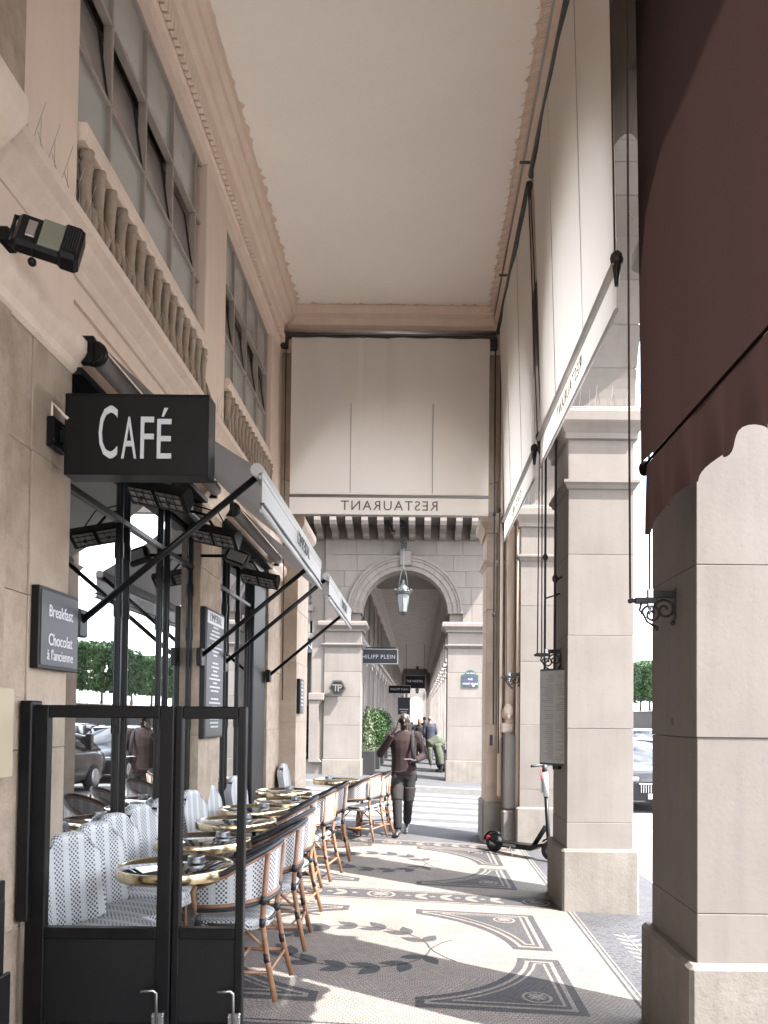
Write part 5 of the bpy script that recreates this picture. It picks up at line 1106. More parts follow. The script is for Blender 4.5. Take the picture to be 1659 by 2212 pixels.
def make_chair():
    """high rounded woven shell back, no arms"""
    r = bpy.data.objects.new('woven_chair', None); col.objects.link(r)
    def P(n, k, m, par=None): return k.build(n, m, par or r, world=False)
    W = 0.215; rows, uv = [], []
    nv = 14; nu = 16
    for j in range(nv+1):
        v = j/nv; z = 0.40+v*0.53; wd = W*(0.90+0.16*v) if v < 0.7 else W*1.012*math.sqrt(max(0.0, 1-((v-0.7)/0.3)**2*0.62))
        row, uu = [], []
        for i in range(nu+1):
            t = -1+2*i/nu; x = wd*math.sin(t*R(80))/math.sin(R(80)); y = -0.20-0.075*v+0.055*(1-math.cos(t*R(80)))*(1-0.6*v)-0.03*(1-v)
            row.append((x, y, z-0.06*(abs(t)**3)*max(0.0, (v-0.45)/0.55)**2)); uu.append((x+1, z))
        rows.append(row); uv.append(uu)
    # roll the top backwards
    for d_, (dy, dz) in enumerate(((-0.018, 0.016), (-0.045, 0.018), (-0.065, 0.0), (-0.072, -0.04), (-0.07, -0.15), (-0.06, -0.34))):
        rows.append([(x*(1.0+0.01*d_), y+dy, z+dz) for x, y, z in rows[nv]]); uv.append([(u, v+0.03*(d_+1)) for u, v in uv[nv]])
    k = MB(); k.grid(rows, uv); 
    # side returns
    for sgn in (0, nu):
        e = [rows[j][sgn] for j in range(nv+1)]; k.grid([[p, (p[0]*1.03, p[1]-0.05, p[2]), (p[0]*0.98, p[1]-0.085, p[2])] for p in e], [[(0.01, p[2]), (0.05, p[2]), (0.08, p[2])] for p in e])
    P('woven_back', k, 'weave')
    seat(k := MB(), 0.225, 0.225, 0, 0.02, 0.465); P('woven_seat', k, 'weave')
    k = MB(); seat(k, 0.222, 0.222, 0, 0.02, 0.425); P('seat_frame', k, 'weave')
    for sx in (1, -1):
        k = MB(); k.tube([(0.185*sx, 0.20, 0.42), (0.195*sx, 0.215, 0.012)], 0.016, 8); lg = P('leg', k, 'rattan'); k = MB(); k.tube([(0.186*sx, 0.202, 0.41), (0.188*sx, 0.204, 0.36)], 0.019, 8); P('binding', k, 'binding', lg)
        k = MB(); k.tube([(0.18*sx, -0.27, 0.70), (0.18*sx, -0.225, 0.42), (0.20*sx, -0.26, 0.012)], 0.016, 8); P('leg', k, 'rattan')
        k = MB(); k.tube([(0.19*sx, 0.207, 0.18), (0.19*sx, -0.24, 0.18)], 0.010, 6); P('stretcher', k, 'rattan')
    k = MB(); k.tube([(-0.19, 0, 0.18), (0.19, 0, 0.18)], 0.010, 6); P('stretcher', k, 'rattan')
    return r
def make_table():
    r = bpy.data.objects.new('bistro_table', None); col.objects.link(r)
    def P(n, k, m, par=None): return k.build(n, m, par or r, world=False)
    k = MB(); k.lathe([(0.0, 0.742), (0.315, 0.742), (0.318, 0.7405)], n=40); P('top', k, 'table_black')
    k = MB(); k.lathe([(0.316, 0.686), (0.328, 0.686), (0.331, 0.690), (0.331, 0.741), (0.327, 0.7455), (0.317, 0.7455), (0.317, 0.735)], n=36); P('brass_edge', k, 'brass')
    k = MB(); k.lathe([(0.0, 0.688), (0.325, 0.688)], n=36); k.lathe([(0.12, 0.66), (0.13, 0.698)], n=16); P('underside', k, 'binding')
    k = MB(); k.lathe([(0.020, 0.05), (0.020, 0.66), (0.06, 0.665), (0.06, 0.698)], n=12); P('stem', k, 'black_metal')
    for q in range(3):
        a = R(30+120*q); k = MB(); k.tube([(0, 0, 0.10), (0.14*math.cos(a), 0.14*math.sin(a), 0.07), (0.27*math.cos(a), 0.27*math.sin(a), 0.022)], [0.026, 0.022, 0.016], 8); k.lathe([(0.028, 0.0), (0.03, 0.02), (0.018, 0.04)], (0.27*math.cos(a), 0.27*math.sin(a), 0), 10); P('foot', k, 'iron')
    return r
def make_ashtray():
    k = MB(); k.lathe([(0.0, 0.002), (0.050, 0.002), (0.052, 0.01), (0.048, 0.038), (0.050, 0.042), (0.044, 0.042), (0.040, 0.015), (0.0, 0.012)], n=20); return k.mesh('ashtray', 'steel')
arm0 = make_armchair(); chair0 = make_chair(); table0 = make_table(); ash_me = make_ashtray()
used = {}
def place(proto, label, cat, grp, x, y, rz):
    o = proto if proto.name not in used else copy_tree(proto)
    used[proto.name] = 1; o.location = (x, y, g(x)+0.002); o.rotation_euler = (0, R(0) , R(rz)); tag(o, label, cat, grp); return o
TABLES = [(-1.40, 4.50, 'nearest round brass rimmed black table, just behind the terrace screen'), (-1.50, 5.42, 'second round brass rimmed table from the screen'), (-1.50, 6.42, 'third round brass rimmed table from the screen'),
          (-1.53, 7.25, 'fourth round brass rimmed table, beside the menu board pier'), (-1.36, 8.02, 'fifth round brass rimmed table, standing out towards the walkway'), (-1.56, 9.0, 'sixth round brass rimmed table, near the black cafe door'), (-1.14, 10.85, 'last round brass rimmed table by the side street crossing')]
for i, (x, y, lab) in enumerate(TABLES):
    place(table0, lab, 'table', 'round bistro tables', x, y, 17*i)
    dx, dy = [(0.10, 0.06), (0.12, 0.08), (0.05, 0.1), (0.08, 0.05), (0.1, 0.02), (0.06, 0.06), (-0.12, 0.05)][i]
    a = bpy.data.objects.new('ashtray', ash_me); col.objects.link(a); a.location = (x+dx, y+dy, g(x)+0.746)
    tag(a, 'small silver ashtray on the ' + ['nearest table behind the terrace screen', 'second table from the screen', 'third table from the screen', 'fourth table by the menu pier', 'fifth table that stands out towards the walkway', 'sixth table near the cafe door', 'last table by the side street'][i], 'ashtray', 'ashtrays on the tables')
ARMS = [(-1.10, 4.64, 88, 'nearest rattan armchair, partly behind the black screen'), (-1.09, 5.56, 93, 'second rattan armchair in the walkway row, darkest in shade'), (-1.12, 6.22, 85, 'third rattan armchair in the walkway row'),
        (-1.20, 7.05, 92, 'fourth rattan armchair in the walkway row, level with the menu pier'), (-1.12, 7.83, 82, 'fifth rattan armchair in the walkway row'), (-1.08, 8.86, 95, 'sixth rattan armchair in the walkway row'),
        (-0.78, 10.42, 70, 'sunlit rattan armchair at the last table, nearer the camera'), (-0.66, 10.85, 98, 'outermost rattan armchair behind the last table, beside the walking man')]
for x, y, rz, lab in ARMS: place(arm0, lab, 'chair', 'rattan armchairs along the walkway', x, y, rz)
CHS = [(-1.66, 4.16, -112, 'nearest white woven chair against the cafe, at the left of the screen pane'), (-1.68, 4.58, -110, 'second white woven chair against the cafe, close beside the nearest'), (-1.72, 5.04, -104, 'third white woven chair against the cafe window'), (-1.74, 5.54, -104, 'fourth white woven chair against the cafe window'),
       (-1.72, 6.04, -100, 'fifth white woven chair, mostly behind the screen mullion'), (-1.70, 6.72, -100, 'sixth white woven chair, in front of the menu pier'), (-1.70, 7.28, -98, 'seventh white woven chair, just past the menu board'), (-1.70, 8.35, -100, 'eighth white woven chair, by the black cafe door'), (-1.58, 10.75, -95, 'farthest white woven chair, at the last table by the side street')]
for x, y, rz, lab in CHS: place(chair0, lab, 'chair', 'white woven chairs along the cafe front', x, y, rz)
# ------------------------------------------------------------------ iron brackets with scrolls on the street piers
def spiral(cx, cz, r0, r1, a0, a1, n=22): return [(cx+(r0+(r1-r0)*i/n)*math.cos(a0+(a1-a0)*i/n), 0, cz+(r0+(r1-r0)*i/n)*math.sin(a0+(a1-a0)*i/n)) for i in range(n+1)]
def make_bracket(label, y, z):
    o = thing('iron_bracket', label, 'bracket', (XR0, y, z), group='wrought iron awning brackets')
    def P(n, k, m): return k.build(n, m, o, world=False)
    k = MB(); k.box(-0.12, 0.0, -0.02, 0.02, -0.002, 0.035, 0.004); k.box(-0.215, -0.10, -0.016, 0.016, -0.035, 0.0, 0.004); k.box(-0.01, 0.004, -0.03, 0.03, -0.12, 0.05, 0.004); P('bar', k, 'iron')
    k = MB(); k.tube(spiral(-0.055, -0.065, 0.012, 0.062, R(0), R(560)), 0.007, 6); k.ball((-0.012, 0, -0.135), 0.014, n=8); P('scroll', k, 'iron')
    k = MB(); k.tube(spiral(-0.125, -0.09, 0.010, 0.055, R(20), R(540)), 0.007, 6); k.ball((-0.10, 0, -0.165), 0.013, n=8); k.tube([(-0.18, 0, -0.03), (-0.19, 0, -0.07), (-0.172, 0, -0.085), (-0.15, 0, -0.13), (-0.10, 0, -0.16)], 0.007, 6); P('scroll', k, 'iron')
    k = MB(); k.box(-0.15, -0.115, -0.014, 0.014, -0.05, 0.045, 0.004); k.tube([(-0.135, 0, -0.05), (-0.135, 0, -0.10)], [0.012, 0.004], 6); P('clamp', k, 'steel')
    k = MB(); k.tube([(-0.215, 0, -0.02), (-0.235, 0, -0.015)], 0.012, 6); k.ball((-0.24, 0, -0.02), 0.014, n=8); P('hook', k, 'iron'); return o
make_bracket('black scroll bracket on the nearest street pier, high right', 4.10, 2.335); make_bracket('black scroll bracket on the second street pier above the menu case', 7.42, 2.315); make_bracket('small black scroll bracket on the corner pier by the side street', 10.42, 2.26)
def cord(parent, a, b, r=0.006, m='rope', knots=()):
    k = MB(); k.tube([a, b], r, 6)
    for f in knots:
        p = Vector(a).lerp(Vector(b), f); k.ball(tuple(p), r*2.4, r*2.4, r*3.5, 6)
    return k.build('cord', m, parent)
cord(AWD, (1.10, 4.12, 6.98), (1.13, 4.10, 2.33)); cord(AWD, (1.14, 3.90, 6.98), (1.235, 4.10, 2.36)); cord(AW1, (1.06, 4.38, 6.98), (1.12, 4.40, 4.32))
cord(AW1, (1.13, 7.24, 4.30), (1.145, 7.40, 2.28), knots=(0.99,)); cord(AW1, (1.165, 7.30, 4.3), (1.19, 7.42, 2.3)); cord(AW1, (1.22, 7.42, 4.6), (1.225, 7.45, 1.9), 0.011, 'iron', (0.5,)); cord(AW1, (1.30, 7.30, 6.0), (1.30, 7.35, 1.2), 0.012, 'iron', (0.62,))
cord(AW1, (1.02, 7.34, 6.9), (1.13, 7.34, 4.3)); cord(AW1, (1.06, 7.45, 6.9), (1.19, 7.45, 4.3))
cord(AWE, (1.02, 10.5, 6.95), (1.03, 10.52, 1.6), 0.010, 'iron', (0.46, 0.72)); cord(AWE, (1.09, 10.45, 6.95), (1.10, 10.5, 1.2), 0.009, 'iron', (0.42,)); cord(AW2, (1.18, 10.35, 4.3), (1.19, 10.4, 2.2))
cord(AWE, (-1.88, 10.5, 6.9), (-1.86, 10.52, 1.9), 0.008, 'iron')
for y_, z_ in ((7.35, 3.0), (7.45, 2.85)):
    k = MB(); k.tube([(1.30 if y_ < 7.4 else 1.225, y_, z_), (1.37, y_, z_+0.05)], 0.008, 6); k.build('cord_clip', 'iron', AW1)
# framed menu case on the second street pier
o = thing('menu_case', 'slim framed menu case with printed paper on the second street pier', 'menu', (1.33, 7.3, 1.23))
T = Matrix.Translation((1.318, 7.32, 1.70)) @ Matrix.Rotation(R(38), 4, 'Z')
k = MB(); k.box(-0.03, 0.03, -0.21, 0.19, -0.46, 0.46, 0.006, T=T); k.build('case', 'board_blue', o)
k = MB(); k.box(-0.036, -0.029, -0.19, 0.175, -0.44, 0.44, T=T); k.build('paper', 'paper', o)
k = MB(); rn = random.Random(3)
for c_ in (-0.16, 0.01):
    for i in range(44):
        if rn.random() < 0.12: continue
        z = 0.39-i*0.0185; k.box(-0.0372, -0.036, c_, c_+rn.uniform(0.06, 0.14), z, z+0.007, T=T)
tag(k.build('printed_lines', 'paper_ink', o), kind='stuff')
k = MB(); k.box(0.0, 0.06, -0.02, 0.02, -0.5, -0.44, T=T); k.tube([(1.35, 7.3, 2.16), (1.35, 7.3, 2.3)], 0.008, 6); k.build('mount', 'iron', o)
# ================================================================== people
def remesh(k, name, m, parent, vox=0.014, it=6, extra=None):
    me0 = k.mesh(name+'_src', m); ob = bpy.data.objects.new(name+'_src', me0); col.objects.link(ob)
    md = ob.modifiers.new('r', 'REMESH'); md.mode = 'VOXEL'; md.voxel_size = vox; md.use_smooth_shade = True
    ms = ob.modifiers.new('s', 'SMOOTH'); ms.factor = 0.5; ms.iterations = it
    bpy.context.view_layer.update()
    me = bpy.data.meshes.new_from_object(ob.evaluated_get(bpy.context.evaluated_depsgraph_get())); me.name = name
    bpy.data.objects.remove(ob); bpy.data.meshes.remove(me0)
    me.materials.clear()
    for x in (m if isinstance(m, (list, tuple)) else [m]): me.materials.append(MATS[x])
    me.polygons.foreach_set('material_index', [0]*len(me.polygons)); me.polygons.foreach_set('use_smooth', [True]*len(me.polygons))
    o = bpy.data.objects.new(name, me); col.objects.link(o); o.parent = parent; return o
def loft(k, secs, n=14):
    """secs: (cx,cy,z,rx,ry) stacked ellipses"""
    rings = [[(cx+rx*math.cos(2*math.pi*i/n), cy+ry*math.sin(2*math.pi*i/n), z) for i in range(n)] for cx, cy, z, rx, ry in secs]
    vs = [p for r_ in rings for p in r_]; fs = [(a*n+i, a*n+(i+1) % n, (a+1)*n+(i+1) % n, (a+1)*n+i) for a in range(len(secs)-1) for i in range(n)]
    fs += [tuple(range(n))[::-1], tuple((len(secs)-1)*n+i for i in range(n))]; k.add(vs, fs, 0, True)
def hand(k, w, d, side, pin, s=1.0):
    """w wrist, d finger direction, pin palm normal"""
    w = Vector(w); d = Vector(d).normalized(); pn = Vector(pin).normalized(); sd_ = d.cross(pn).normalized()
    k.tube([w, w+d*0.045*s, w+d*0.09*s], [0.024*s, 0.034*s, 0.032*s], 8, flat=0.6)
    for i, (off, ln) in enumerate(((-0.027, 0.066), (-0.009, 0.076), (0.009, 0.072), (0.026, 0.056))):
        b = w+d*0.085*s+sd_*off*s; k.tube([b, b+d*ln*0.5*s+pn*0.010*s, b+d*ln*0.85*s+pn*0.030*s], [0.0098*s, 0.0092*s, 0.0082*s], 6)
    b = w+d*0.025*s+sd_*(-0.028)*s*side; k.tube([b, b+d*0.04*s-sd_*0.022*s*side+pn*0.012*s, b+d*0.075*s-sd_*0.018*s*side+pn*0.03*s], [0.013*s, 0.011*s, 0.009*s], 6)
def person(label, x, y, rz, h, J, top_m, leg_m, skin, hair, hair_style='short', group=None, z=None, shoe='shoe_black', vox=0.014, lean=0.0, hands=True, fat=1.0):
    """J: joints in metres for a 1.75 m figure facing +Y: elbow_l, wrist_l, knee_l, ankle_l ... (l = figure's left, -X)"""
    o = thing('person', label, 'person', (x, y, g(x) if z is None else z), R(rz), group); s = h/1.75
    def S(p): return (p[0]*s, p[1]*s, p[2]*s)
    def Ln(p): return (p[0], p[1]+math.tan(lean)*max(p[2]-0.93, 0), p[2])
    sh_l, sh_r = Ln((-0.185, 0, 1.42)), Ln((0.185, 0, 1.42)); hip_l, hip_r = (-0.095, 0, 0.90), (0.095, 0, 0.90)
    k = MB(); hc = Ln((0, 0.02, 1.635))
    k.ball(S((hc[0], hc[1], hc[2]+0.025)), 0.077*s, 0.095*s, 0.092*s, 14); k.ball(S((hc[0], hc[1]+0.015, hc[2]-0.045)), 0.060*s, 0.072*s, 0.072*s, 12)
    k.tube([S((hc[0], hc[1]+0.085, hc[2]+0.02)), S((hc[0], hc[1]+0.108, hc[2]-0.02))], [0.010*s, 0.017*s], 6); k.ball(S((hc[0], hc[1]+0.082, hc[2]-0.058)), 0.026*s, 0.012*s, 0.010*s, 8)
    for sx in (1, -1): k.ball(S((hc[0]+sx*0.080, hc[1], hc[2])), 0.012*s, 0.020*s, 0.032*s, 8); k.ball(S((hc[0]+sx*0.031, hc[1]+0.078, hc[2]+0.026)), 0.018*s, 0.012*s, 0.009*s, 6)
    k.tube([S(Ln((0, -0.01, 1.40))), S((hc[0], hc[1]-0.02, hc[2]-0.06))], [0.062*s, 0.055*s], 10)
    tor = [(0.93, .155, .105), (1.02, .145, .10), (1.12, .15, .105), (1.25, .17, .115), (1.36, .175, .11), (1.44, .13, .085), (1.48, .07, .06)]
    loft(k, [(*S(Ln((0, 0, z_)))[:2], z_*s, rx*s*fat, ry*s*fat) for z_, rx, ry in tor])
    limbs = [(sh_l, J['elbow_l'], J['wrist_l'], 0.046, 0.036, 0.026), (sh_r, J['elbow_r'], J['wrist_r'], 0.046, 0.036, 0.026)]
    for a, b, c_, r1, r2, r3 in limbs: k.tube([S(a), S(b)], [r1*s, r2*s], 8); k.tube([S(b), S(c_)], [r2*s, r3*s], 8); k.ball(S(b), r2*s, n=8)
    legs = [(hip_l, J['knee_l'], J['ankle_l']), (hip_r, J['knee_r'], J['ankle_r'])]
    for a, b, c_ in legs: k.tube([S(a), S(b), S(c_)], [0.075*s, 0.052*s, 0.036*s], 8)
    if hands:
        for sd_, wk, dk in ((-1, 'wrist_l', 'hand_l'), (1, 'wrist_r', 'hand_r')): hand(k, S(J[wk]), J[dk][0], sd_, J[dk][1], s)
    body = remesh(k, 'body', skin, o, min(vox, 0.010) if hands else vox, 3)
    # clothes
    k = MB(); tz = [(0.86, .175, .13), (0.90, .182, .137), (1.0, .178, .132), (1.12, .178, .130), (1.25, .192, .137), (1.36, .198, .130), (1.44, .150, .10), (1.49, .085, .075)]
    loft(k, [(*S(Ln((0, 0, z_)))[:2], z_*s, rx*s*fat, ry*s*fat) for z_, rx, ry in tz])
    for a, b, c_, *_ in limbs:
        b_, c2 = Vector(b), Vector(c_); e = b_.lerp(c2, 0.93); k.tube([S(a), S(Vector(a).lerp(b_, .5)), S(b)], [0.074*s, 0.066*s, 0.058*s], 10); k.tube([S(b), S(b_.lerp(c2, .5)), S(e)], [0.058*s, 0.054*s, 0.042*s], 10); k.ball(S(b), 0.058*s, n=10); k.ball(S(a), 0.075*s, n=10)
    remesh(k, 'top', top_m, o, vox, 4)
    k = MB(); loft(k, [(*S((0, 0, z_))[:2], z_*s, rx*s*fat, ry*s*fat) for z_, rx, ry in ((0.80, .15, .11), (0.86, .172, .125), (0.95, .168, .122), (1.0, .15, .11))])
    for a, b, c_ in legs:
        b_, c2 = Vector(b), Vector(c_); k.tube([S(a), S(Vector(a).lerp(b_, .5)), S(b), S(b_.lerp(c2, .5)), S(b_.lerp(c2, .97))], [0.100*s, 0.090*s, 0.074*s, 0.068*s, 0.060*s], 10)
    remesh(k, 'trousers', leg_m, o, vox, 4)
    for kk in ('ankle_l', 'ankle_r'):
        a = Vector(J[kk]); up_ = J.get('foot_'+kk[-1], (0, 1, -0.02)); f = Vector(up_).normalized(); k = MB()
        k.tube([S(a+Vector((0, 0, 0.03))), S(a-f*0.03+Vector((0, 0, -0.035))), S(a+f*0.08+Vector((0, 0, -0.045))), S(a+f*0.175+Vector((0, 0, -0.055)))], [0.046*s, 0.046*s, 0.042*s, 0.030*s], 10); k.tube([S(a-f*0.07+Vector((0, 0, -0.068))), S(a+f*0.20+Vector((0, 0, -0.068)))], 0.034*s, 8, flat=0.4)
        remesh(k, 'shoe', shoe, o, 0.012, 3)
    if hair:
        k = MB(); c_ = (hc[0], hc[1]-0.012, hc[2]+0.045)
        k.ball(S(c_), 0.087*s, 0.100*s, 0.088*s, 14)
        if hair_style == 'long': k.tube([S((c_[0], c_[1]-0.03, c_[2])), S((c_[0], c_[1]-0.06, c_[2]-0.10)), S((c_[0], c_[1]-0.055, c_[2]-0.22))], [0.085*s, 0.085*s, 0.06*s], 10)
        if hair_style == 'short' : pass
        # keep the face clear: hair only behind and above
        k.v = [(v[0], min(v[1], (hc[1]+0.055)*s), v[2]) for v in k.v]; remesh(k, 'hair', hair, o, 0.012, 2)
    return o
# the man walking towards us with a phone at his ear
JM = dict(elbow_r=(0.335, 0.06, 1.16), wrist_r=(0.155, 0.20, 1.46), hand_r=((-0.45, -0.25, 0.85), (-0.8, -0.3, 0.1)), elbow_l=(-0.30, -0.04, 1.14), wrist_l=(-0.16, 0.20, 1.07), hand_l=((0.75, 0.6, 0.05), (0.1, -0.2, 1)),
          knee_r=(0.085, 0.14, 0.50), ankle_r=(0.065, 0.22, 0.10), knee_l=(-0.075, -0.02, 0.48), ankle_l=(-0.055, -0.22, 0.14), foot_l=(0.05, 0.9, -0.25), foot_r=(0.12, 1, 0.08))
man = person('man in a maroon sweatshirt and dark patched trousers walking with a phone to his ear', -0.20, 11.02, 180, 1.735, JM, 'maroon_knit', 'trouser_dark', 'skin_dark', None, 'short', vox=0.012)
sm = 1.735/1.75
k = MB(); 
for sx, kx in ((1, 'knee_r'), (-1, 'knee_l')):
    b = Vector(JM[kx]); hp = Vector((0.095*sx, 0, 0.90)); k2 = MB(); k2.tube([tuple((hp.lerp(b, f))*sm) for f in (0.50, 0.75, 1.0)], [0.100*sm, 0.094*sm, 0.084*sm], 12); remesh(k2, 'knee_patch', 'trouser_brown', man, 0.012, 2)
k = MB(); loft(k, [(0, 0, 0.85*sm, .182*sm, .135*sm), (0, 0, 0.90*sm, .192*sm, .143*sm), (0, 0, 0.925*sm, .185*sm, .138*sm)]); remesh(k, 'hem', 'maroon_knit', man, 0.012, 2)
ph = thing('phone', 'dark phone held to the ear of the man in maroon', 'phone', tuple(Vector((-0.20, 11.02, g(-0.2)))+Vector((-0.085, -0.075, 1.59))))
T = Matrix.Rotation(R(20), 4, 'Y') @ Matrix.Rotation(R(-20), 4, 'X'); k = MB(); k.box(-0.006, 0.006, -0.035, 0.035, -0.07, 0.07, 0.004, T=T); k.build('case', 'sign_black', ph, world=False); k = MB(); k.box(-0.008, -0.006, -0.03, 0.03, -0.06, 0.06, T=T); k.build('screen', 'car_glass', ph, world=False)
ph2 = thing('phone', 'small grey phone in the lowered hand of the man in maroon', 'phone', tuple(Vector((-0.20, 11.02, g(-0.2)))+Vector((0.075, -0.29, 1.09))))
k = MB(); k.box(-0.065, 0.065, -0.035, 0.035, -0.005, 0.006, 0.003); k.build('case', 'steel', ph2, world=False); k = MB(); k.box(-0.055, 0.055, -0.03, 0.03, 0.006, 0.008); k.build('screen', 'car_glass', ph2, world=False)
bp_ = thing('backpack', 'black backpack with a strap over the shoulder of the man in maroon', 'backpack', (-0.20, 11.02, g(-0.2)+0.95))
k = MB(); k.box(-0.15, 0.15, 0.145, 0.29, 0.05, 0.47, 0.05); k.build('pack', 'black_cloth', bp_, world=False)
k = MB(); k.tube([(0.10, 0.15, 0.43), (0.115, 0.05, 0.535), (0.125, -0.09, 0.47), (0.125, -0.165, 0.30), (0.15, -0.13, 0.05), (0.17, 0.10, -0.02)], 0.026, 8, flat=0.3); k.build('strap', 'black_cloth', bp_, world=False)
k = MB(); k.tube([(0.175, 0.02, -0.02), (0.19, -0.03, -0.12), (0.185, -0.02, -0.18)], 0.008, 5); k.build('strap_end', 'black_cloth', bp_, world=False)
# passers-by in the far arcade
JW = dict(elbow_r=(0.25, -0.03, 1.14), wrist_r=(0.24, 0.05, 0.90), hand_r=((0, 0.1, -1), (-1, 0, 0)), elbow_l=(-0.25, -0.05, 1.14), wrist_l=(-0.24, 0.02, 0.90), hand_l=((0, 0.1, -1), (1, 0, 0)), knee_r=(0.10, 0.14, 0.49), ankle_r=(0.09, 0.16, 0.09), knee_l=(-0.10, -0.02, 0.49), ankle_l=(-0.09, -0.22, 0.13))
person('grey haired man in a navy jacket walking away down the far arcade', 0.48, 30.5, 4, 1.74, JW, 'navy_cloth', 'jeans', 'skin_light', 'hair_grey', vox=0.02, hands=False, fat=1.15)
person('ginger haired woman in black carrying a pale bag in the far arcade', 0.06, 31.0, -4, 1.64, JW, 'black_cloth', 'black_cloth', 'skin_light', 'hair_ginger', 'long', vox=0.02, hands=False)
person('dark clothed passer-by between the ginger haired woman and the grey haired man', 0.30, 35.5, 0, 1.72, JW, 'black_cloth', 'jeans', 'skin_light', 'hair_dark', vox=0.02, hands=False)
person('passer-by in grey behind the man in maroon, far down the arcade', -0.45, 33.5, 6, 1.73, JW, 'trouser_brown', 'black_cloth', 'skin_light', 'hair_dark', vox=0.02, hands=False)
hb2 = thing('shopping_bag', 'pale pink carrier bag held by the ginger haired woman', 'bag', (0.24, 30.85, 0.55))
k = MB(); k.prism([(-0.15, 0), (0.15, 0), (0.16, 0.36), (-0.16, 0.36)], 'Y', -0.05, 0.05); k.build('bag_body', 'pale_cloth', hb2, world=False); k = MB(); k.tube([(0.06*math.cos(a), 0, 0.36+0.12*math.sin(a)) for a in [math.pi*i/8 for i in range(9)]], 0.006, 5); k.build('handle', 'pale_cloth', hb2, world=False)
# person bending low by the right pier of the far arch
cx_, cy_ = 0.56, 24.2; gz = g(cx_)
cr_ = thing('person', 'person in an olive green coat bending right down beside the far arch pier', 'person', (cx_, cy_, gz))
k = MB()
k.tube([(0.20, 0.10, 0.86), (0.02, 0.0, 0.95), (-0.16, -0.05, 0.84), (-0.26, -0.06, 0.68)], [0.15, 0.17, 0.15, 0.07], 10); k.ball((-0.36, -0.06, 0.58), 0.10, 0.085, 0.11, 12); k.ball((-0.43, -0.06, 0.55), 0.02, 0.02, 0.03, 6)
for sx in (-1, 1):
    k.tube([(0.20, sx*0.09, 0.82), (0.12, sx*0.10, 0.45), (0.18, sx*0.11, 0.09)], [0.09, 0.065, 0.045], 8); k.tube([(0.18, sx*0.11, 0.05), (0.02, sx*0.12, 0.04)], [0.05, 0.035], 8)
    k.tube([(-0.20, sx*0.16-0.04, 0.74), (-0.19, sx*0.18-0.05, 0.45), (-0.14, sx*0.12-0.06, 0.20)], [0.05, 0.042, 0.03], 8); k.tube([(-0.14, sx*0.12-0.06, 0.20), (-0.13, sx*0.12-0.06, 0.12)], [0.03, 0.018], 6)
remesh(k, 'body', 'skin_light', cr_, 0.018, 3)
k = MB(); k.tube([(0.22, 0.10, 0.88), (0.02, 0.0, 0.98), (-0.16, -0.05, 0.87), (-0.24, -0.06, 0.73)], [0.17, 0.20, 0.18, 0.09], 12)
for sx in (-1, 1): k.tube([(-0.18, sx*0.16-0.04, 0.76), (-0.18, sx*0.18-0.05, 0.45), (-0.14, sx*0.13-0.06, 0.24)], [0.085, 0.072, 0.055], 10)
k.tube([(0.05, -0.08, 0.85), (0.12, -0.16, 0.50), (0.16, -0.18, 0.24)], [0.16, 0.14, 0.11], 10); remesh(k, 'coat', 'olive_cloth', cr_, 0.018, 4)
k = MB()
for sx in (-1, 1): k.tube([(0.20, sx*0.09, 0.84), (0.12, sx*0.10, 0.45), (0.19, sx*0.11, 0.10)], [0.115, 0.09, 0.07], 10); k.tube([(0.22, sx*0.11, 0.05), (0.0, sx*0.12, 0.045)], [0.058, 0.045], 8)
remesh(k, 'trousers', 'black_cloth', cr_, 0.018, 3)
k = MB(); k.ball((-0.35, -0.05, 0.60), 0.115, 0.10, 0.115, 12); remesh(k, 'hair', 'hair_dark', cr_, 0.016, 2)
bg_ = thing('backpack', 'black rucksack on the ground against the right pier of the far arch', 'bag', (0.86, 24.6, g(0.86))); k = MB(); k.ball((0, 0, 0.36), 0.30, 0.24, 0.36, 14); k.ball((0.02, -0.2, 0.22), 0.18, 0.10, 0.16, 10); remesh(k, 'pack', 'black_cloth', bg_, 0.02, 3)
# ================================================================== electric scooter
sc_ = thing('electric_scooter', 'black electric kick scooter with a white stem section leaning by the corner pier', 'scooter', (1.30, 9.78, g(1.3)), math.atan2(-0.52, 0.56))
def P_(n, k, m, par=None): return k.build(n, m, par or sc_, world=False)
for x, nm in ((-0.40, 'rear'), (0.46, 'front')):
    k = MB(); k.lathe([(0.055, -0.028), (0.10, -0.034), (0.118, -0.022), (0.122, 0), (0.118, 0.022), (0.10, 0.034), (0.055, 0.028)], (x, 0, 0.124), 20, 'Y'); Wh = P_('wheel', k, 'rubber'); k = MB(); k.lathe([(0.0, -0.03), (0.06, -0.03), (0.06, 0.03), (0.0, 0.03)], (x, 0, 0.124), 14, 'Y'); P_('hub', k, 'steel', Wh)
k = MB(); k.prism([(-0.30, 0.10), (0.22, 0.10), (0.34, 0.16), (0.36, 0.20), (0.20, 0.165), (-0.28, 0.16), (-0.42, 0.20), (-0.44, 0.17)], 'Y', -0.08, 0.08); P_('deck', k, 'black_metal')
k = MB(); k.tube([(0.22, 0, 0.16), (0.40, 0, 0.42)], 0.032, 8); P_('neck', k, 'black_metal')
k = MB(); k.tube([(0.46, 0, 0.14), (0.43, 0, 0.30), (0.395, 0, 0.80)], 0.026, 10); P_('stem', k, 'black_metal')
k = MB(); k.tube([(0.397, 0, 0.78), (0.375, 0, 1.08)], 0.036, 10); k.box(0.33, 0.355, -0.03, 0.03, 0.82, 1.04, 0.01); P_('stem_cover', k, 'car_white')
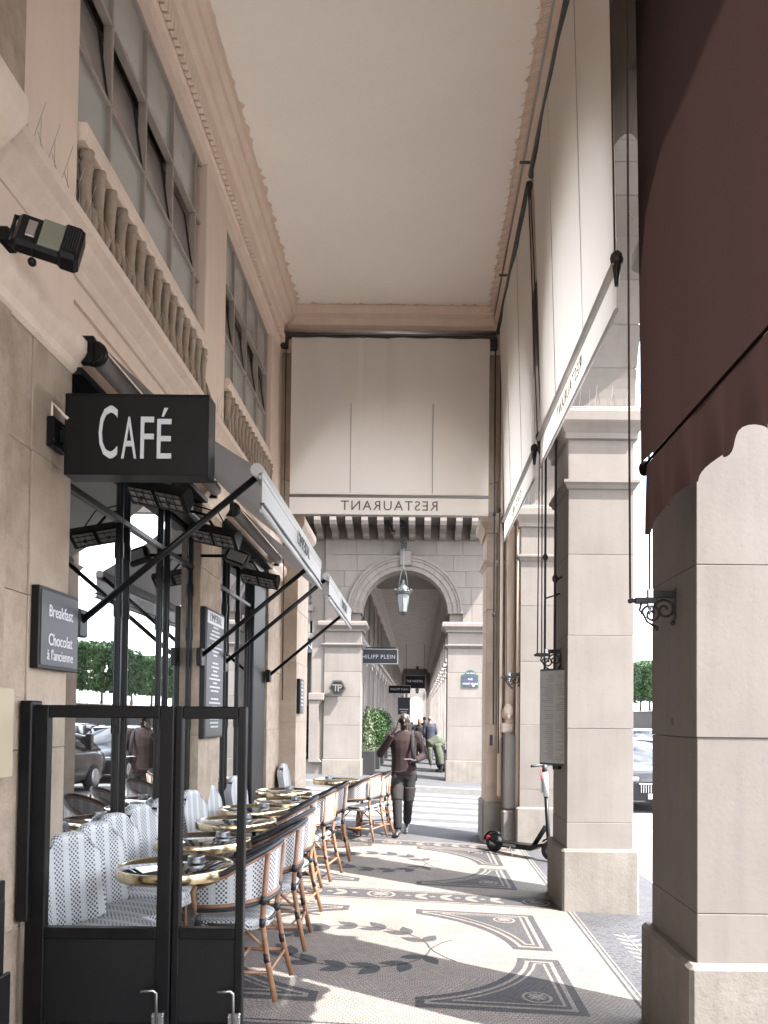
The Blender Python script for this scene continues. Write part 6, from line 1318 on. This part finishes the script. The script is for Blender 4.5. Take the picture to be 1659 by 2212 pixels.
k = MB(); k.tube([(0.375, 0, 1.07), (0.365, 0, 1.18)], 0.034, 10); k.tube([(0.34, -0.24, 1.16), (0.365, 0, 1.17), (0.34, 0.24, 1.16)], 0.016, 8); P_('handlebar', k, 'binding')
k = MB()
for a in range(9): pass
k.tube([(0.46+0.145*math.cos(R(q)), 0, 0.124+0.145*math.sin(R(q))) for q in range(40, 141, 12)], 0.030, 6, flat=0.35); P_('front_mudguard', k, 'black_metal')
k = MB(); k.tube([(-0.40+0.150*math.cos(R(q)), 0, 0.124+0.150*math.sin(R(q))) for q in range(50, 181, 12)], 0.040, 6, flat=0.35); P_('rear_mudguard', k, 'black_metal')
k = MB(); k.ball((-0.46, -0.045, 0.19), 0.04, 0.012, 0.03, 8); P_('tail_reflector', k, 'red_plastic'); k = MB(); k.ball((0.475, -0.045, 0.20), 0.02, 0.012, 0.045, 8); P_('fork_reflector', k, 'red_plastic')
k = MB(); k.tube([(-0.08, -0.09, 0.12), (-0.02, -0.12, 0.01)], 0.010, 6); P_('kickstand', k, 'steel'); k = MB(); k.box(-0.20, 0.0, -0.083, -0.079, 0.115, 0.15); P_('side_stripe', k, 'white_paint')
k = MB(); k.tube([(0.36, -0.03, 1.14), (0.33, -0.05, 1.06), (0.37, -0.04, 0.98)], 0.006, 5); P_('brake_cable', k, 'red_plastic')
# ================================================================== planters and shrubs
def leaves(k, n, fn, size, rn, mi=0):
    for i in range(n):
        p, nr = fn(rn); s_ = size*rn.uniform(0.6, 1.25); a = Vector((rn.gauss(0, 1), rn.gauss(0, 1), rn.gauss(0, 1))); nr = (Vector(nr)*1.1+a*0.65).normalized(); t = nr.cross(Vector((rn.gauss(0, 1), rn.gauss(0, 1), rn.gauss(0, 1)))).normalized(); b = nr.cross(t); p = Vector(p)
        k.add([p-t*s_*0.5, p+b*s_*0.28+nr*s_*0.08, p+t*s_*0.5, p-b*s_*0.28+nr*s_*0.08], [(0, 1, 2, 3)], mi)
rn = random.Random(11)
def cone_pt(rn):
    z = rn.random()**1.3; a = rn.uniform(0, 2*math.pi); r_ = (0.23*(1-z)**0.8+0.03)*(0.65+0.45*rn.random())*(1+0.2*math.sin(5*a+9*z)); return (r_*math.cos(a), r_*math.sin(a), 0.02+z*1.22), (math.cos(a), math.sin(a), 0.5)
def bush_pt(rn):
    a = rn.uniform(0, 2*math.pi); c_ = rn.uniform(-1, 1); s_ = math.sqrt(1-c_*c_); f = (0.72+0.33*rn.random())*(1+0.10*math.sin(4*a+5*c_)); return (0.42*s_*math.cos(a)*f, 0.42*s_*math.sin(a)*f, 0.62+0.60*c_*f), (s_*math.cos(a), s_*math.sin(a), c_+0.2)
kc = MB(); leaves(kc, 900, cone_pt, 0.075, rn); cone_me = kc.mesh('foliage', 'leaf_variegated')
kb = MB(); leaves(kb, 2200, bush_pt, 0.075, rn); bush_me = kb.mesh('foliage', 'leaf_bright')
ks = MB(); ks.tube([(0, 0, 0), (0.01, 0, 0.5), (0, 0.01, 1.0)], [0.02, 0.016, 0.006], 6)
for q in range(5): ks.tube([(0, 0, 0.25+0.1*q), (0.14*math.cos(q*2.2), 0.14*math.sin(q*2.2), 0.42+0.1*q)], [0.008, 0.003], 5)
stem_me = ks.mesh('stem', 'bark')
kp = MB(); kp.prism([(-0.215, -0.215), (0.215, -0.215), (0.215, 0.215), (-0.215, 0.215)], 'Z', 0, 0.66); kp2 = MB(); kp2.box(-0.19, 0.19, -0.19, 0.19, 0.60, 0.664); 
box_me = MB().box(-0.215, 0.215, -0.215, 0.215, 0.0, 0.66, 0.012).mesh('box', 'planter_black'); rim_me = MB().box(-0.19, 0.19, -0.19, 0.19, 0.655, 0.668).mesh('soil', 'bark')
PLN = [(-1.42, 21.75, 'nearest black planter box at the foot of the left arch pier'), (-1.40, 24.2, 'second black planter box along the far shopfronts'), (-1.40, 27.0, 'third black planter box along the far shopfronts'), (-1.40, 30.5, 'fourth black planter box, deepest in the far arcade')]
for i, (x, y, lab) in enumerate(PLN):
    p = thing('planter', lab, 'planter', (x, y, g(x)), 0, 'black planter boxes'); inst(box_me, 'box', p); inst(rim_me, 'soil', p)
    t = thing('potted_shrub', ['pale variegated cone shaped shrub in the nearest planter', 'full green rounded shrub in the second planter', 'green rounded shrub in the third planter', 'green rounded shrub in the fourth planter'][i], 'shrub', (x, y, g(x)+0.665), 0.9*i, 'shrubs in the planters')
    inst(cone_me if i == 0 else bush_me, 'foliage', t); inst(stem_me, 'stem', t)
# ================================================================== clipped trees in the garden
def box_tree(seed):
    rn = random.Random(seed)
    def pt(rn):
        f = rn.choice((0, 0, 1, 2, 3, 4)); u, v = rn.uniform(-1, 1), rn.uniform(-1, 1); d_ = 1-abs(rn.gauss(0, 0.10)); w_ = 1+0.06*math.sin(3*u+5*v+seed)
        if f == 0: p, n_ = (-d_*w_, u, v), (-1, 0, 0)
        elif f == 1: p, n_ = (u, v, d_*(1+0.16*math.sin(3*u+2*v+seed)-0.10*(u*u+v*v))), (0, 0, 1)
        elif f == 2: p, n_ = (u, -d_*w_, v), (0, -1, 0)
        elif f == 3: p, n_ = (d_*w_, u, v), (1, 0, 0)
        else: p, n_ = (u, d_*w_, v), (0, 1, 0)
        return (p[0]*1.7, p[1]*2.3, 3.6+p[2]*2.2), n_
    k = MB(); leaves(k, 2600, pt, 0.42, rn); return k.mesh('crown', 'leaf_dark' if seed % 2 else 'leaf_bright')
crowns = [box_tree(s_) for s_ in (1, 2, 3)]
k = MB(); k.tube([(0, 0, 0), (0.03, 0.02, 1.2), (0, 0, 3.2)], [0.17, 0.13, 0.08], 8)
for q in range(4): k.tube([(0, 0, 1.5+0.2*q), (0.8*math.cos(q*1.7), 0.8*math.sin(q*1.7), 2.6+0.3*q)], [0.06, 0.02], 6)
trunk_me = k.mesh('trunk', 'bark')
for i in range(26):
    y = 38+i*4.7; t = thing('clipped_tree', 'box clipped tree in the long row on the garden terrace', 'tree', (27.3+0.3*math.sin(i*2.1), y, 2.55), 0, 'clipped trees on the garden terrace')
    inst(crowns[i % 3], 'crown', t, scale=(1, 1, 1+0.05*math.sin(i*1.7))); inst(trunk_me, 'trunk', t)
# ================================================================== vehicles
def car(label, x, y, rz, paint, h=1.47, L_=4.5, W=0.9, plate=None, van=False, cat='car', stripe=None):
    """front points to local -Y"""
    o = thing('car' if not van else 'van', label, cat, (x, y, -0.235-0.004*(x-2.7)), R(rz), 'vehicles on the avenue')
    def P(n, k, m, par=None): return k.build(n, m, par or o, world=False)
    ys = [0, 0.08, 0.35, 0.9, 1.35, 2.0, 2.9, 3.6, 4.1, 4.4, 4.5]; ys = [v*L_/4.5-L_/2 for v in ys]
    belt = [0.62, 0.76, 0.86, 0.93, 0.98, 0.99, 1.0, 1.0, 0.98, 0.93, 0.78]; wd = [0.72, 0.88, 0.95, 0.99, 1, 1, 1, 1, 0.98, 0.95, 0.86]
    if van: belt = [0.75, 0.95, 1.05, 1.15, 1.25, 1.3, 1.3, 1.3, 1.3, 1.3, 1.3]; wd = [0.85, 0.95, 1, 1, 1, 1, 1, 1, 1, 1, 0.99]
    rows = []
    for yy, b, w_ in zip(ys, belt, wd):
        w2 = W*w_; half = [(0, 0.22), (w2*0.85, 0.22), (w2*0.98, 0.32), (w2*1.0, 0.55), (w2*0.99, b-0.12), (w2*0.94, b-0.02), (w2*0.5, b+0.025), (0, b+0.035)]
        rows.append([(px, yy, pz) for px, pz in half]+[(-px, yy, pz) for px, pz in half[::-1][1:]])
    k = MB(); k.grid(rows); n = len(rows[0])
    for r_ in (rows[0], rows[-1]): k.add(r_, [tuple(range(n))])
    P('body', k, paint)
    # glasshouse
    f0 = 1.25 if not van else 0.55; stt = [(f0, 0.0), (f0+0.75, 0.93), (f0+1.1, 1.0), (3.2, 1.0), (3.7, 0.86), (4.15, 0.10)] if not van else [(0.6, 0.0), (1.05, 0.95), (1.4, 1.0), (3.0, 1.0), (4.45, 1.0), (4.48, 0.0)]
    rows = []; b0 = belt[4]-0.01
    for yv, f in stt:
        yy = yv*L_/4.5-L_/2; zz = b0+(h-b0)*f; wr = W*(0.93-0.17*f) if not van else W*(0.99-0.05*f)
        half = [(W*0.93, b0), (wr+0.03*(1-f), b0+(zz-b0)*0.86), (wr*0.92, zz-0.01), (0, zz+0.02*f)]; rows.append([(px, yy, pz) for px, pz in half]+[(-px, yy, pz) for px, pz in half[::-1][1:]])
    k = MB(); k.grid(rows); P('glasshouse', k, 'car_glass' if not van else paint)
    k = MB(); i0, i1 = (1, 5) if not van else (1, 5); k.grid([[(p[0]*1.01, p[1], p[2]+0.006) for p in r_[2:5]] for r_ in rows[i0:i1]]); P('roof', k, paint)
    for sx in (1, -1):
        if not van:
            for (ya, yb) in ((f0+0.72, f0+0.80), (2.55, 2.63), (3.55, 3.70)):
                k = MB(); k.box(sx*(W*0.94), sx*(W*0.77), ya*L_/4.5-L_/2, yb*L_/4.5-L_/2, b0, h-0.05, 0.01); P('pillar', k, paint)
        else:
            k = MB(); k.box(sx*W*0.955, sx*W*0.99, 0.95-L_/2, 1.6-L_/2, 1.32, h-0.35, 0.01); P('side_window', k, 'car_glass')
        for yw in (0.78, 3.62):
            yy = yw*L_/4.5-L_/2; k = MB(); k.lathe([(0.0, -0.10), (0.25, -0.10), (0.32, -0.09), (0.335, 0.0), (0.32, 0.10), (0.25, 0.11), (0.0, 0.09)], (sx*W*0.93, yy, 0.335), 20, 'X'); w_ = P('wheel', k, 'rubber'); k = MB(); k.lathe([(0.0, -0.02), (0.21, -0.02), (0.23, 0.012), (0.10, 0.02), (0, 0.02)], (sx*(W*0.93+0.105), yy, 0.335), 14, 'X'); P('rim', k, 'steel', w_)
        k = MB(); k.box(sx*W*0.45, sx*W*0.80, -L_/2-0.01+0.03, -L_/2+0.22, belt[1]-0.13, belt[1]-0.01, 0.03); P('headlight', k, 'lamp_glass')
        k = MB(); k.box(sx*W*0.98, sx*(W*0.98+0.16), f0+0.55-L_/2, f0+0.68-L_/2, b0, b0+0.13, 0.03); P('wing_mirror', k, paint)
        k = MB(); k.box(sx*W*0.55, sx*W*0.86, L_/2-0.10, L_/2+0.005, belt[-1]-0.10, belt[-1]+0.03, 0.02); P('tail_light', k, 'red_plastic')
    k = MB(); k.box(-0.42, 0.42, -L_/2-0.012, -L_/2+0.06, 0.42, 0.60, 0.02); GR = P('grille', k, 'sign_black')
    k = MB()
    for i in range(17): k.box(-0.40+i*0.05, -0.385+i*0.05, -L_/2-0.022, -L_/2, 0.43, 0.59)
    k.box(-0.44, 0.44, -L_/2-0.024, -L_/2+0.01, 0.595, 0.62, 0.004); P('chrome_bars', k, 'chrome', GR)
    k = MB(); k.lathe([(0.0, -0.02), (0.05, -0.02), (0.055, 0.0)], (0, -L_/2+0.03, 0.69), 14, 'Y'); P('badge', k, 'chrome')
    k = MB(); k.box(-0.80, 0.80, -L_/2-0.015, -L_/2+0.2, 0.20, 0.27, 0.02); P('bumper', k, 'sign_black')
    if plate:
        k = MB(); k.box(-0.26, 0.26, -L_/2-0.035, -L_/2-0.02, 0.30, 0.41, 0.004); PL = P('number_plate', k, 'car_white')
        t = text('lettering', plate, 0.10, 'letter_dark', PL, Matrix.Translation(world_loc(PL)) @ frame((0, -L_/2-0.037, 0.355), (1, 0, 0), (0, 0, 1)), 0.002, sx=0.86, bold=0.002)
    if stripe:
        k = MB(); k.box(-W*1.003, -W*0.99, -0.6, 1.6, 0.45, 0.95); k.box(W*0.99, W*1.003, -0.6, 1.6, 0.45, 0.95); P('side_panel', k, stripe)
    return o
car('black saloon car facing us between the two nearest street piers', 4.98, 18.1, 0, 'car_black', 1.48, 4.6, 0.91, plate='T-762-F')
car('black estate car standing directly behind the black saloon', 5.1, 23.6, 0, 'car_black', 1.56, 4.6, 0.92)
car('silver hatchback parked beyond the side street, seen mirrored in the cafe glass', 3.95, 20.6, 0, 'car_silver', 1.50, 4.1, 0.86) if False else None
car('white minivan with a green door panel in the middle lane of the avenue', 7.4, 24.8, 0, 'car_white', 1.62, 4.5, 0.9, stripe='car_green')
car('silver saloon car in the middle lane, mirrored in the nearest cafe pane', 7.3, 30.0, 0, 'car_silver', 1.46, 4.4, 0.89)
car('silver hatchback behind the black estate in the nearside lane', 5.0, 29.4, 0, 'car_silver', 1.5, 4.1, 0.87)
car('tall white delivery van farther down the avenue', 5.4, 36.5, 0, 'car_white', 2.35, 5.2, 0.98, van=True, cat='van', stripe='car_green')
